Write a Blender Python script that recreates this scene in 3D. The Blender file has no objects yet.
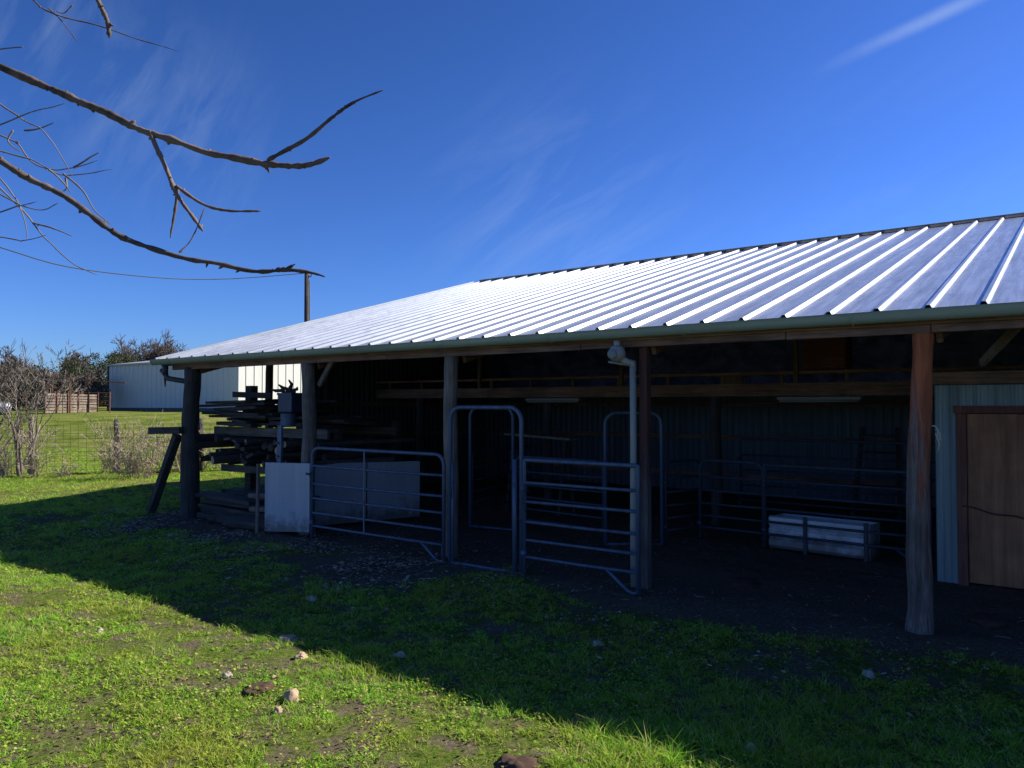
import bpy, math, random
import numpy as np
from mathutils import Vector, Matrix, noise as mnoise

R = math.radians
random.seed(7)
sc = bpy.context.scene
C = sc.collection
F, EYE, HY = 760.0, 1.9, 404.0
EXPO = 1.75

# ------------------------------------------------------------------ helpers
def px(x, y, Y):
    """world point seen at photo pixel (x, y) at distance Y"""
    return Vector(((x - 512) / F * Y, Y, EYE + (HY - y) / F * Y))

ORG = Vector((3.45, 6.39, 0.0))
UX, VX = Vector((.804, -.594, 0)), Vector((.594, .804, 0))
ROT = math.atan2(-.594, .804)
def bw(x, y, z=0.0):
    """barn axes (x right along the eave, y inwards) -> world"""
    return ORG + UX * x + VX * y + Vector((0, 0, z))

class MB:
    def __init__(s):
        s.v, s.f, s.m = [], [], []
    def add(s, vs, fs, mi=0):
        k = len(s.v)
        s.v.extend([tuple(p) for p in vs])
        s.f.extend([tuple(i + k for i in q) for q in fs])
        s.m.extend([mi] * len(fs))
    def box(s, a, b, mi=0):
        x0, y0, z0 = a; x1, y1, z1 = b
        s.add([(x0,y0,z0),(x1,y0,z0),(x1,y1,z0),(x0,y1,z0),(x0,y0,z1),(x1,y0,z1),(x1,y1,z1),(x0,y1,z1)],
              [(0,3,2,1),(4,5,6,7),(0,1,5,4),(1,2,6,5),(2,3,7,6),(3,0,4,7)], mi)
    def beam(s, p0, p1, w, h, up=(0,0,1), mi=0, tw=0.0):
        p0, p1 = Vector(p0), Vector(p1)
        d = (p1 - p0).normalized(); up = Vector(up)
        if abs(d.dot(up)) > .98: up = Vector((0,1,0))
        sd = d.cross(up).normalized(); u = sd.cross(d).normalized()
        if tw:
            q = Matrix.Rotation(tw, 3, d); sd = q @ sd; u = q @ u
        vs = []
        for p in (p0, p1):
            for a, b in ((-1,-1),(1,-1),(1,1),(-1,1)):
                vs.append(p + sd*(a*w/2) + u*(b*h/2))
        s.add(vs, [(0,3,2,1),(4,5,6,7),(0,1,5,4),(1,2,6,5),(2,3,7,6),(3,0,4,7)], mi)
    def tube(s, pts, rad, n=8, mi=0, caps=True, rough=0.0, seed=0):
        pts = [Vector(p) for p in pts]
        if not hasattr(rad, '__len__'): rad = [rad]*len(pts)
        k = len(s.v); prev = None
        for i, p in enumerate(pts):
            a = pts[max(i-1,0)]; b = pts[min(i+1,len(pts)-1)]
            d = (b-a).normalized()
            if prev is None:
                ref = Vector((0,0,1)) if abs(d.z) < .9 else Vector((1,0,0))
                sd = d.cross(ref).normalized()
            else:
                sd = (prev - d*prev.dot(d)).normalized()
            prev = sd; u = d.cross(sd)
            for j in range(n):
                t = 2*math.pi*j/n; r = rad[i]
                if rough:
                    q = p*3 + Vector((math.cos(t), math.sin(t), seed))*.8
                    r *= 1 + rough*mnoise.noise(q) + rough*.5*mnoise.noise(Vector((math.cos(t)*3+seed, math.sin(t)*3, p.z*.7)))
                s.v.append(tuple(p + sd*math.cos(t)*r + u*math.sin(t)*r))
        for i in range(len(pts)-1):
            for j in range(n):
                a = k+i*n+j; b = k+i*n+(j+1)%n
                s.f.append((a, b, b+n, a+n)); s.m.append(mi)
        if caps:
            s.f.append(tuple(k+j for j in range(n))[::-1]); s.m.append(mi)
            s.f.append(tuple(k+(len(pts)-1)*n+j for j in range(n))); s.m.append(mi)
    def lathe(s, prof, c=(0,0,0), n=16, mi=0):
        k = len(s.v)
        for r, z in prof:
            for j in range(n):
                t = 2*math.pi*j/n
                s.v.append((c[0]+r*math.cos(t), c[1]+r*math.sin(t), c[2]+z))
        for i in range(len(prof)-1):
            for j in range(n):
                a = k+i*n+j; b = k+i*n+(j+1)%n
                s.f.append((a,b,b+n,a+n)); s.m.append(mi)
    def build(s, name, mats, parent=None, smooth=False, bevel=0.0, **kw):
        me = bpy.data.meshes.new(name)
        me.from_pydata(s.v, [], s.f)
        if not isinstance(mats, (list, tuple)): mats = [mats]
        for m in mats: me.materials.append(m)
        if len(mats) > 1: me.polygons.foreach_set('material_index', s.m)
        if smooth: me.polygons.foreach_set('use_smooth', [True]*len(s.f))
        me.update()
        o = bpy.data.objects.new(name, me); C.objects.link(o)
        if parent: o.parent = parent
        if bevel:
            b = o.modifiers.new('bevel', 'BEVEL'); b.width = bevel; b.segments = 2; b.limit_method = 'ANGLE'
        if smooth and smooth != 'all':
            pass
        for a, b in kw.items(): o[a] = b
        return o

def tag(o, label, cat, group=None, kind=None):
    if label: o['label'] = label
    if cat: o['category'] = cat
    if group: o['group'] = group
    if kind: o['kind'] = kind
    return o
def thing(name, label, cat, loc=(0,0,0), rz=0.0, group=None):
    o = bpy.data.objects.new(name, None); C.objects.link(o)
    o.location = loc; o.rotation_euler = (0,0,rz); o.empty_display_size = .2
    return tag(o, label, cat, group)
def copy_tree(src, loc, rz, label=None):
    r = src.copy(); C.objects.link(r); r.location = loc; r.rotation_euler = (0,0,rz)
    if label: r['label'] = label
    for ch in list(src.children):
        c = ch.copy(); C.objects.link(c); c.parent = r
    return r

# ------------------------------------------------------------------ materials
def newmat(name):
    m = bpy.data.materials.new(name); m.use_nodes = True
    nt = m.node_tree; b = nt.nodes['Principled BSDF']
    return m, nt, b
def N(nt, t, **kw):
    n = nt.nodes.new(t)
    for k, v in kw.items():
        if k in n.inputs: n.inputs[k].default_value = v
        else: setattr(n, k, v)
    return n
def coords(nt, scale=(1,1,1), rot=(0,0,0), kind='Object'):
    tc = N(nt, 'ShaderNodeTexCoord'); mp = N(nt, 'ShaderNodeMapping')
    mp.inputs['Scale'].default_value = scale; mp.inputs['Rotation'].default_value = rot
    nt.links.new(tc.outputs[kind], mp.inputs['Vector']); return mp.outputs[0]
def noise_(nt, vec, scale, detail=5, rough=.6, dist=0):
    n = N(nt, 'ShaderNodeTexNoise'); n.inputs['Scale'].default_value = scale
    n.inputs['Detail'].default_value = detail; n.inputs['Roughness'].default_value = rough
    n.inputs['Distortion'].default_value = dist
    nt.links.new(vec, n.inputs['Vector']); return n.outputs['Fac']
def ramp(nt, fac, stops):
    r = N(nt, 'ShaderNodeValToRGB'); e = r.color_ramp.elements
    while len(e) < len(stops): e.new(.5)
    for el, (p, c) in zip(e, stops): el.position = p; el.color = (*c, 1) if len(c) == 3 else c
    nt.links.new(fac, r.inputs[0]); return r.outputs[0]
def mixc(nt, fac, a, b, mode='MIX'):
    m = N(nt, 'ShaderNodeMix', data_type='RGBA', blend_type=mode)
    if isinstance(fac, (int, float)): m.inputs[0].default_value = fac
    else: nt.links.new(fac, m.inputs[0])
    for i, v in ((6, a), (7, b)):
        if isinstance(v, tuple): m.inputs[i].default_value = (*v, 1)
        else: nt.links.new(v, m.inputs[i])
    return m.outputs[2]
def bump(nt, b, h, strength=.3, dist=.01):
    n = N(nt, 'ShaderNodeBump'); n.inputs['Strength'].default_value = strength; n.inputs['Distance'].default_value = dist
    nt.links.new(h, n.inputs['Height']); nt.links.new(n.outputs[0], b.inputs['Normal'])
def wood(name, c0, c1, c2, axis='x', rough=.85, patch=None, sc_=1.0):
    m, nt, b = newmat(name)
    s = {'x': (1.2, 22, 22), 'y': (22, 1.2, 22), 'z': (22, 22, 1.2)}[axis]
    v = coords(nt, tuple(a*sc_ for a in s)); g = noise_(nt, v, 1.6, 6, .65, .6)
    col = ramp(nt, g, [(.3, c0), (.5, c1), (.72, c2)])
    v2 = coords(nt); g2 = noise_(nt, v2, 1.7, 4, .6)
    dark = ramp(nt, g2, [(.35, (.55,.55,.58)), (.65, (1,1,1))])
    col = mixc(nt, 1.0, col, dark, 'MULTIPLY')
    if patch:   # reddish heartwood showing where bark and grey weathering are gone
        cc, lo, hi = patch
        tc = N(nt, 'ShaderNodeTexCoord'); sx = N(nt, 'ShaderNodeSeparateXYZ')
        nt.links.new(tc.outputs['Object'], sx.inputs[0])
        mr = N(nt, 'ShaderNodeMapRange'); mr.inputs[1].default_value = lo; mr.inputs[2].default_value = hi
        nt.links.new(sx.outputs['Z'], mr.inputs[0])
        vz = coords(nt, (11,11,1.2)); g3 = noise_(nt, vz, 1.4, 6, .7)
        ma = N(nt, 'ShaderNodeMath', operation='MULTIPLY_ADD'); ma.inputs[1].default_value = 1.0; 
        sub = N(nt, 'ShaderNodeMath', operation='SUBTRACT'); sub.inputs[1].default_value = .5
        nt.links.new(mr.outputs[0], sub.inputs[0])
        sc2 = N(nt, 'ShaderNodeMath', operation='MULTIPLY'); sc2.inputs[1].default_value = .55
        nt.links.new(sub.outputs[0], sc2.inputs[0])
        xa = N(nt, 'ShaderNodeMath', operation='MULTIPLY_ADD'); xa.inputs[1].default_value = 1.3
        nt.links.new(sx.outputs['X'], xa.inputs[0]); nt.links.new(sc2.outputs[0], xa.inputs[2])
        if name != 'cedar_log': xa.inputs[1].default_value = 0
        nt.links.new(g3, ma.inputs[0]); nt.links.new(xa.outputs[0], ma.inputs[2])
        fac = ramp(nt, ma.outputs[0], [(.36, (0,0,0)), (.62, (1,1,1))])
        red = ramp(nt, g, [(.3, tuple(a*.45 for a in cc)), (.6, cc)])
        col = mixc(nt, fac, col, red)
    nt.links.new(col, b.inputs['Base Color']); b.inputs['Roughness'].default_value = rough
    bump(nt, b, g, 1.0, .02)
    return m
def metal(name, col, rough=.4, met=.0, var=.25, streak='z', spec=.5, rust=None):
    m, nt, b = newmat(name)
    s = {'x': (.4, 9, 9), 'y': (9, .4, 9), 'z': (9, 9, .5)}[streak]
    g = noise_(nt, coords(nt, s), 1.3, 5, .6)
    c = ramp(nt, g, [(.3, tuple(a*(1-var) for a in col)), (.7, tuple(min(1,a*(1+var*.4)) for a in col))])
    if rust:
        g2 = noise_(nt, coords(nt), 9, 6, .7)
        c = mixc(nt, ramp(nt, g2, [(.60,(0,0,0)),(.68,(1,1,1))]), c, rust)
    nt.links.new(c, b.inputs['Base Color'])
    b.inputs['Metallic'].default_value = met; b.inputs['Specular IOR Level'].default_value = spec
    r = ramp(nt, g, [(.3, (rough*1.2,)*3), (.7, (rough*.85,)*3)]); nt.links.new(r, b.inputs['Roughness'])
    return m
def flat(name, col, rough=.8, var=.2, scale=6):
    m, nt, b = newmat(name)
    g = noise_(nt, coords(nt), scale, 5, .65)
    nt.links.new(ramp(nt, g, [(.3, tuple(a*(1-var) for a in col)), (.7, tuple(min(1,a*(1+var)) for a in col))]), b.inputs['Base Color'])
    b.inputs['Roughness'].default_value = rough
    return m

M = {}
M['beam'] = wood('weathered_brown_beam', (.15,.08,.052), (.28,.155,.105), (.39,.24,.17), 'x')
M['beam_y'] = wood('brown_rafter', (.15,.08,.052), (.28,.155,.105), (.39,.24,.17), 'y')
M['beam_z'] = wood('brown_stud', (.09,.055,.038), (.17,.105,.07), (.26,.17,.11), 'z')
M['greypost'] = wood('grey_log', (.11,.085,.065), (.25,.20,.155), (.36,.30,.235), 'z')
M['darkpost'] = wood('dark_log_wood', (.03,.025,.022), (.065,.055,.048), (.10,.085,.07), 'z')  # dark log wood; holds the corner post's shade and backlight in its colour
M['cedar'] = wood('cedar_log', (.05,.035,.03), (.20,.15,.12), (.42,.34,.28), 'z', patch=((.52,.14,.05), .4, 2.7))
M['redpost'] = wood('stained_post', (.10,.08,.07), (.18,.15,.13), (.26,.23,.20), 'z', patch=((.13,.05,.035), .6, 1.7))
M['board'] = wood('weathered_board', (.07,.055,.042), (.16,.13,.10), (.27,.23,.18), 'x')
M['boarddark'] = wood('dark_board', (.03,.024,.02), (.07,.056,.045), (.12,.10,.08), 'x')
M['log'] = wood('log_bark', (.04,.03,.024), (.09,.07,.055), (.15,.12,.095), 'x')
M['logend'] = flat('pale_cut_end', (.42,.33,.22), .9, .3, 30)
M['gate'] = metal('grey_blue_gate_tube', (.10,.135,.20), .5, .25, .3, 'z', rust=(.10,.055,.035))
M['innergate'] = metal('shaded_gate_tube', (.045,.06,.085), .6, .2, .3, 'z', rust=(.06,.035,.025))  # gate tube colour darkened to carry the shade inside the barn
M['gutter'] = metal('green_grey_gutter', (.36,.42,.33), .45, .1, .25, 'x')
M['pvc'] = metal('off_white_pipe', (.36,.34,.29), .45, 0, .2, 'z')
M['white'] = metal('white_panel', (.42,.42,.45), .5, 0, .12, 'z')
M['trough'] = metal('galvanised_white_sheet', (.60,.60,.62), .4, .2, .4, 'x')
for k_ in ('white', 'trough'):      # mud splashed on the lower edge and a few scuffs
    nt = M[k_].node_tree; b = nt.nodes['Principled BSDF']; src = b.inputs['Base Color'].links[0].from_socket
    tc = N(nt, 'ShaderNodeTexCoord'); sx = N(nt, 'ShaderNodeSeparateXYZ'); nt.links.new(tc.outputs['Object'], sx.inputs[0])
    mr = N(nt, 'ShaderNodeMapRange'); mr.inputs[1].default_value = .45; mr.inputs[2].default_value = 0; mr.inputs[4].default_value = .42
    nt.links.new(sx.outputs['Z'], mr.inputs[0])
    ad = N(nt, 'ShaderNodeMath', operation='ADD'); nt.links.new(mr.outputs[0], ad.inputs[0]); nt.links.new(noise_(nt, coords(nt), 5, 7, .7), ad.inputs[1])
    nt.links.new(mixc(nt, ramp(nt, ad.outputs[0], [(.60,(0,0,0)),(.85,(.75,.75,.75))]), src, (.10,.075,.055)), b.inputs['Base Color'])

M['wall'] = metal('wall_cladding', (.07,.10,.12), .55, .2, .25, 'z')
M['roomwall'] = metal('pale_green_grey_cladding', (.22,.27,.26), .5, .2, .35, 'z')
M['door'] = wood('varnished_plywood', (.28,.10,.035), (.46,.175,.065), (.60,.26,.11), 'z', .6, sc_=.35)
M['frame'] = wood('door_frame_wood', (.16,.055,.035), (.26,.095,.06), (.34,.14,.09), 'z')
M['shedblue'] = metal('shed_cladding', (.60,.585,.52), .55, 0, .10, 'z')
M['shedroof'] = metal('shed_roof', (.38,.38,.36), .5, .1, .2, 'x')
M['rope'] = flat('pale_rope', (.5,.45,.36), .9)
M['lamp'] = metal('lamp_casing', (.22,.23,.22), .5, 0, .1, 'x')
M['rust'] = flat('rusty_pipe', (.12,.05,.03), .85, .4, 12)
M['wire'] = metal('fence_wire', (.13,.12,.11), .6, .2)
M['pen'] = wood('pen_boards', (.13,.09,.065), (.22,.16,.12), (.32,.25,.19), 'x')
M['bucket'] = flat('blue_plastic', (.025,.04,.075), .5, .25)
M['stick'] = flat('bare_stick', (.05,.04,.032), .9)
M['vane'] = flat('dark_iron', (.04,.04,.045), .6)
M['cable'] = flat('black_cable', (.02,.02,.02), .6)

def bark(name, c0, c1):
    m, nt, b = newmat(name)
    g = noise_(nt, coords(nt), 28, 5, .7)
    g2 = noise_(nt, coords(nt), 5, 3, .6)
    c = mixc(nt, ramp(nt, g2, [(.42,(0,0,0)),(.6,(1,1,1))]), ramp(nt, g, [(.3,c0),(.7,c1)]), tuple(min(1,a*1.5) for a in c1))
    nt.links.new(c, b.inputs['Base Color']); b.inputs['Roughness'].default_value = .9
    bump(nt, b, g, .8, .004)
    return m
M['bark'] = bark('branch_bark', (.025,.018,.014), (.12,.085,.065))
M['twig'] = flat('grey_brown_twig', (.19,.155,.125), .9, .3, 3)
M['tan'] = flat('tan_dry_stem', (.33,.265,.19), .9, .45, 3)
M['fartwig'] = flat('far_bare_wood', (.115,.09,.075), .95, .3, 1)

def leafmat(name, c0, c1, transl=.25):
    m, nt, b = newmat(name)
    ge = N(nt, 'ShaderNodeNewGeometry')
    col = ramp(nt, ge.outputs['Random Per Island'], [(0, c0), (1, c1)])
    nt.links.new(col, b.inputs['Base Color']); b.inputs['Roughness'].default_value = .65
    b.inputs['Specular IOR Level'].default_value = .25
    tr = N(nt, 'ShaderNodeBsdfTranslucent'); nt.links.new(col, tr.inputs[0])
    mx = N(nt, 'ShaderNodeMixShader'); mx.inputs[0].default_value = transl
    nt.links.new(b.outputs[0], mx.inputs[1]); nt.links.new(tr.outputs[0], mx.inputs[2])
    nt.links.new(mx.outputs[0], nt.nodes['Material Output'].inputs[0])
    return m
M['oak'] = leafmat('evergreen_oak_leaf', (.030,.042,.018), (.075,.088,.036))
M['olive'] = leafmat('olive_brown_leaf', (.06,.055,.028), (.12,.105,.055))

# grass blades: colour varies blade by blade and in patches over the field
m, nt, b = newmat('grass_blade')
ge = N(nt, 'ShaderNodeNewGeometry')
c1 = ramp(nt, ge.outputs['Random Per Island'], [(0,(.11,.36,.03)),(.40,(.22,.52,.035)),(.70,(.42,.62,.06)),(.86,(.62,.60,.18)),(1,(.68,.54,.30))])
pn = noise_(nt, coords(nt), .9, 4, .6)
c2 = mixc(nt, ramp(nt, pn, [(.42,(0,0,0)),(.68,(1,1,1))]), c1, (.40,.39,.06))
mixn = [n for n in nt.nodes if n.type == 'MIX'][-1]
nt.links.new(ramp(nt, pn, [(.38,(0,0,0)),(.68,(.75,.75,.75))]), mixn.inputs[0])
nt.links.new(c2, b.inputs['Base Color']); b.inputs['Roughness'].default_value = .6; b.inputs['Specular IOR Level'].default_value = .04
tr = N(nt, 'ShaderNodeBsdfTranslucent'); nt.links.new(c2, tr.inputs[0])
mx = N(nt, 'ShaderNodeMixShader'); mx.inputs[0].default_value = .48
nt.links.new(b.outputs[0], mx.inputs[1]); nt.links.new(tr.outputs[0], mx.inputs[2])
nt.links.new(mx.outputs[0], nt.nodes['Material Output'].inputs[0])
M['grass'] = m

M['litter'] = leafmat('dead_leaf', (.08,.045,.025), (.60,.48,.34), .1)
M['deadleaf'] = leafmat('brown_leaf', (.06,.04,.02), (.24,.17,.09), .1)

# ------------------------------------------------------------------ ground height
rs = np.random.RandomState(11)
def vnoise(x, y, scale, seed):
    r = np.random.RandomState(seed); T = r.rand(256, 256)
    X = np.asarray(x)*scale + 500; Y = np.asarray(y)*scale + 500
    xi = np.floor(X).astype(int); yi = np.floor(Y).astype(int); fx = X-xi; fy = Y-yi
    fx = fx*fx*(3-2*fx); fy = fy*fy*(3-2*fy)
    a = T[xi%256, yi%256]; b_ = T[(xi+1)%256, yi%256]; c = T[xi%256, (yi+1)%256]; d = T[(xi+1)%256, (yi+1)%256]
    return (a*(1-fx)+b_*fx)*(1-fy) + (c*(1-fx)+d*fx)*fy
def gh(x, y):
    x = np.asarray(x, float); y = np.asarray(y, float)
    t = np.clip((y-24)/34, 0, 1); rise = 1.2*t*t*(3-2*t)
    near = np.clip((40-y)/20, 0, 1)
    bmp = (vnoise(x,y,.55,1)-.5)*.07 + (vnoise(x,y,2.3,2)-.5)*.035 + (vnoise(x,y,7.0,3)-.5)*.018
    far = (vnoise(x,y,.08,4)-.5)*.25*np.clip((y-30)/30,0,1)
    return rise + bmp*near + far
def g1(x, y): return float(gh(x, y))
def dirt(x, y):
    """1 where the barn yard has worn the grass away"""
    lx = (x-ORG.x)*UX.x + (y-ORG.y)*UX.y; ly = (x-ORG.x)*VX.x + (y-ORG.y)*VX.y
    n1 = vnoise(x,y,.8,21)-.5; n2 = vnoise(x,y,2.6,22)-.5
    front = -1.25 - .25*np.clip(-lx-3, 0, 6)/3
    d = (ly - front + n1*1.5 + n2*.9)/.7
    d = np.where(lx < -11.2, d - (-11.2-lx)*2.2, d)
    return np.clip(d, 0, 1)

def axis(breaks):
    out = []
    for a, b_, s in breaks:
        out += list(np.arange(a, b_, s))
    out.append(breaks[-1][1]); return np.array(out)
xs = axis([(-900,-200,50),(-200,-60,8),(-60,-20,1.0),(-20,-8,.25),(-8,8,.07),(8,20,.3),(20,60,2),(60,200,8),(200,900,50)])
ys = axis([(-300,-20,20),(-20,3,1.0),(3,14,.07),(14,26,.2),(26,80,1.0),(80,200,6),(200,1500,60)])
XX, YY = np.meshgrid(xs, ys); ZZ = gh(XX, YY); DD = dirt(XX, YY)
me = bpy.data.meshes.new('ground'); nx, ny = len(xs), len(ys)
me.vertices.add(nx*ny); me.vertices.foreach_set('co', np.stack([XX,YY,ZZ],-1).ravel())
I = (np.arange(ny-1)[:,None]*nx + np.arange(nx-1)[None,:]).ravel()
Q = np.stack([I, I+1, I+nx+1, I+nx], -1)
me.loops.add(Q.size); me.loops.foreach_set('vertex_index', Q.ravel())
me.polygons.add(len(Q)); me.polygons.foreach_set('loop_start', np.arange(len(Q))*4)
me.polygons.foreach_set('use_smooth', np.ones(len(Q), bool))
me.update(calc_edges=True)
at = me.attributes.new('dirt', 'FLOAT', 'POINT'); at.data.foreach_set('value', DD.ravel())
m, nt, b = newmat('field_soil_and_turf')
v = coords(nt)
n1 = noise_(nt, v, 3.0, 8, .7); n2 = noise_(nt, v, 34, 7, .85); n3 = noise_(nt, v, .45, 8, .75); n4 = noise_(nt, v, .09, 4, .6)
soil = ramp(nt, n2, [(.3,(.06,.042,.03)),(.5,(.15,.11,.08)),(.7,(.30,.24,.18))])
turf = ramp(nt, n2, [(.36,(.018,.04,.008)),(.46,(.07,.12,.018)),(.55,(.15,.19,.035)),(.68,(.28,.25,.10))])
far = ramp(nt, n3, [(.3,(.05,.08,.015)),(.46,(.12,.16,.025)),(.56,(.19,.20,.055)),(.70,(.27,.21,.10))])
near_mask = ramp(nt, n1, [(.40,(1,1,1)),(.56,(0,0,0))])
nearc = mixc(nt, near_mask, turf, soil)
tc = N(nt, 'ShaderNodeTexCoord'); sx = N(nt, 'ShaderNodeSeparateXYZ'); nt.links.new(tc.outputs['Object'], sx.inputs[0])
mr = N(nt, 'ShaderNodeMapRange'); mr.inputs[1].default_value = 13; mr.inputs[2].default_value = 20
nt.links.new(sx.outputs['Y'], mr.inputs[0])
c = mixc(nt, mr.outputs[0], nearc, far)
da = N(nt, 'ShaderNodeAttribute', attribute_name='dirt')
c = mixc(nt, da.outputs['Fac'], c, soil)
nt.links.new(c, b.inputs['Base Color']); b.inputs['Roughness'].default_value = .95; b.inputs['Specular IOR Level'].default_value = .0
bump(nt, b, n2, .8, .03)
me.materials.append(m)
go = bpy.data.objects.new('ground', me); C.objects.link(go); go['kind'] = 'structure'

# ------------------------------------------------------------------ grass, weeds, litter
def tri_object(name, V, T, mat):
    me = bpy.data.meshes.new(name)
    me.vertices.add(len(V)); me.vertices.foreach_set('co', V.astype(np.float32).ravel())
    me.loops.add(T.size); me.loops.foreach_set('vertex_index', T.astype(np.int32).ravel())
    k = T.shape[1]
    me.polygons.add(len(T)); me.polygons.foreach_set('loop_start', (np.arange(len(T))*k).astype(np.int32))
    me.update(calc_edges=True); me.materials.append(mat)
    o = bpy.data.objects.new(name, me); C.objects.link(o); return o
def scatter(n, y0, y1, margin=.8):
    y = y0 + (y1-y0)*rs.rand(n); x = (rs.rand(n)*2-1)*(.70*y+margin)
    keep = np.ones(n, bool)
    return x, y
def density_points(bands):
    xs_, ys_, sc_ = [], [], []
    for y0, y1, dens, s in bands:
        w1 = .70*y1+.8
        n = int(dens*(y1-y0)*2*w1)
        y = y0+(y1-y0)*rs.rand(n); x = (rs.rand(n)*2-1)*w1
        k = np.abs(x) < .70*y+.8
        xs_.append(x[k]); ys_.append(y[k]); sc_.append(np.full(k.sum(), s))
    return np.concatenate(xs_), np.concatenate(ys_), np.concatenate(sc_)
def cover(x, y):
    """how thick the turf grows, 0..1"""
    n = .5*vnoise(x,y,1.1,31)+.3*vnoise(x,y,3.1,32)+.35*vnoise(x,y,8,33)
    c = np.clip((n-.36)/.2, .12, 1)
    return c*(1-np.clip(dirt(x,y)*1.25,0,1))**1.5
tx, ty, ts = density_points([(3.3,5,700,1.0),(5,7,560,1.1),(7,10,330,1.3),(10,15,150,1.7),(15,20,70,2.3),(20,30,24,3.2)])
cv = cover(tx, ty); k = rs.rand(len(tx)) < cv
tx, ty, ts, cv = tx[k], ty[k], ts[k], cv[k]
per = rs.randint(8, 20, len(tx)); rep_ = np.repeat(np.arange(len(tx)), per); n = len(rep_)
vig = (.35+1.0*rs.rand(len(tx))**1.6)
ra = rs.rand(n)*2*np.pi; rr_ = np.abs(rs.randn(n))*.017*ts[rep_]*(.6+.6*vig[rep_])
gx = tx[rep_]+np.cos(ra)*rr_; gy = ty[rep_]+np.sin(ra)*rr_; gs = ts[rep_]; cv = cv[rep_]
tall = vnoise(gx, gy, 1.7, 41)*.6 + vnoise(gx, gy, 6, 42)*.5
h = (.016 + .030*rs.rand(n))*vig[rep_]*(.5+1.1*tall)*np.sqrt(gs)*(.5+.5*cv)
edge = np.exp(-(((gx-1.05)/.8)**2+((gy-4.15)/.3)**2)); h *= 1+1.1*edge
w = (.0026+.0034*rs.rand(n))*gs
az = rs.rand(n)*2*np.pi; lean = rs.rand(n)*1.5+.3; la = ra+rs.randn(n)*.7
dx, dy = np.cos(az)*w/2, np.sin(az)*w/2
ox, oy = np.cos(la)*h*lean, np.sin(la)*h*lean
gz = gh(gx, gy)-.004
V = np.empty((n,5,3))
V[:,0] = np.stack([gx-dx,gy-dy,gz],-1); V[:,1] = np.stack([gx+dx,gy+dy,gz],-1)
V[:,2] = np.stack([gx-dx*.8+ox*.35,gy-dy*.8+oy*.35,gz+h*.6],-1); V[:,3] = np.stack([gx+dx*.8+ox*.35,gy+dy*.8+oy*.35,gz+h*.6],-1)
V[:,4] = np.stack([gx+ox,gy+oy,gz+h],-1)
B = np.arange(n)[:,None]*5
T = np.concatenate([B+np.array([0,1,3]), B+np.array([0,3,2]), B+np.array([2,3,4])])
o = tri_object('grass', V.reshape(-1,3), T, M['grass'])
tag(o, 'short rough green grass covering the yard and field in front of the barn', 'grass', kind='stuff')
print('blades', n)

def flat_leaves(name, x, y, size, lift, mat, tilt=.5, asp=.6):
    n = len(x); a = rs.rand(n)*2*np.pi; s = size
    z = gh(x, y)+lift
    ux, uy = np.cos(a), np.sin(a); tz1 = (rs.rand(n)-.5)*tilt; tz2 = (rs.rand(n)-.5)*tilt
    P = np.stack([x,y,z],-1); A = np.stack([ux,uy,tz1],-1)*s[:,None]/2; Bv = np.stack([-uy,ux,tz2],-1)*s[:,None]*asp/2
    V = np.stack([P-A, P-A*.35-Bv, P+A*.45-Bv*.8, P+A, P+A*.45+Bv*.8, P-A*.35+Bv], 1)
    F = np.arange(n)[:,None]*6+np.array([0,1,2,3,4,5])
    return tri_object(name, V.reshape(-1,3), F, mat)
# clover and broad-leaved weeds
wx, wy, ws = density_points([(3.3,5.5,2300,1),(5.5,9,900,1.3),(9,15,250,1.8)])
k = (rs.rand(len(wx)) < cover(wx,wy)*(vnoise(wx,wy,2.2,51)>.45)); wx,wy,ws = wx[k],wy[k],ws[k]
o = flat_leaves('clover', wx, wy, (.008+.014*rs.rand(len(wx)))*ws, .008+.022*rs.rand(len(wx)), M['grass'], 1.2, .8)
tag(o, 'low clover and broad-leaved weeds mixed into the turf', 'weeds', kind='stuff')
# brown leaves in the turf
wx, wy, ws = density_points([(3.3,5.5,150,.6),(5.5,10,60,.9),(10,16,18,1.6)])
k = (rs.rand(len(wx)) < .25+.75*(vnoise(wx,wy,1.3,61)>.6)); wx,wy,ws = wx[k],wy[k],ws[k]
o = flat_leaves('dead_leaves', wx, wy, (.018+.03*rs.rand(len(wx)))*np.sqrt(ws), .006+.02*rs.rand(len(wx)), M['deadleaf'], .7)
tag(o, 'brown dead leaves scattered through the grass', 'dead leaves', kind='stuff')
# chips and leaf litter along the front of the barn
nl = 26000
lx = -12.6+rs.rand(nl)*13.5; ly = -1.3+rs.randn(nl)*.6+np.where(lx<-5,.35,.1)
wt = np.where(lx<-4.5, 1.0, .3)*np.clip(vnoise(lx,ly,1.6,71)*2-.45,0,1)
k = rs.rand(nl) < wt; lx, ly = lx[k], ly[k]
X = ORG.x+UX.x*lx+VX.x*ly; Y = ORG.y+UX.y*lx+VX.y*ly
o = flat_leaves('leaf_litter', X, Y, (.014+.055*rs.rand(len(X))**2.5)*np.where(lx<-4,1.1,.7), .012+.02*rs.rand(len(X)), M['litter'], .6, .5)
tag(o, 'pale dry leaf litter and wood chips on the bare soil before the gates', 'leaf litter', kind='stuff')

nl = 9000; lx = -11.0+rs.rand(nl)*12.6; ly = -.6+rs.rand(nl)**1.3*6.5
k = rs.rand(nl) < np.clip(vnoise(lx,ly,1.1,77)*2.2-.6,0,1); lx, ly = lx[k], ly[k]
X = ORG.x+UX.x*lx+VX.x*ly; Y = ORG.y+UX.y*lx+VX.y*ly
o = flat_leaves('straw', X, Y, .03+.10*rs.rand(len(X))**2, .010+.015*rs.rand(len(X)), M['litter'], .3, .12)
tag(o, 'thin straw and dry stalks trodden into the dirt floor of the barn', 'straw', kind='stuff')

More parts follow.
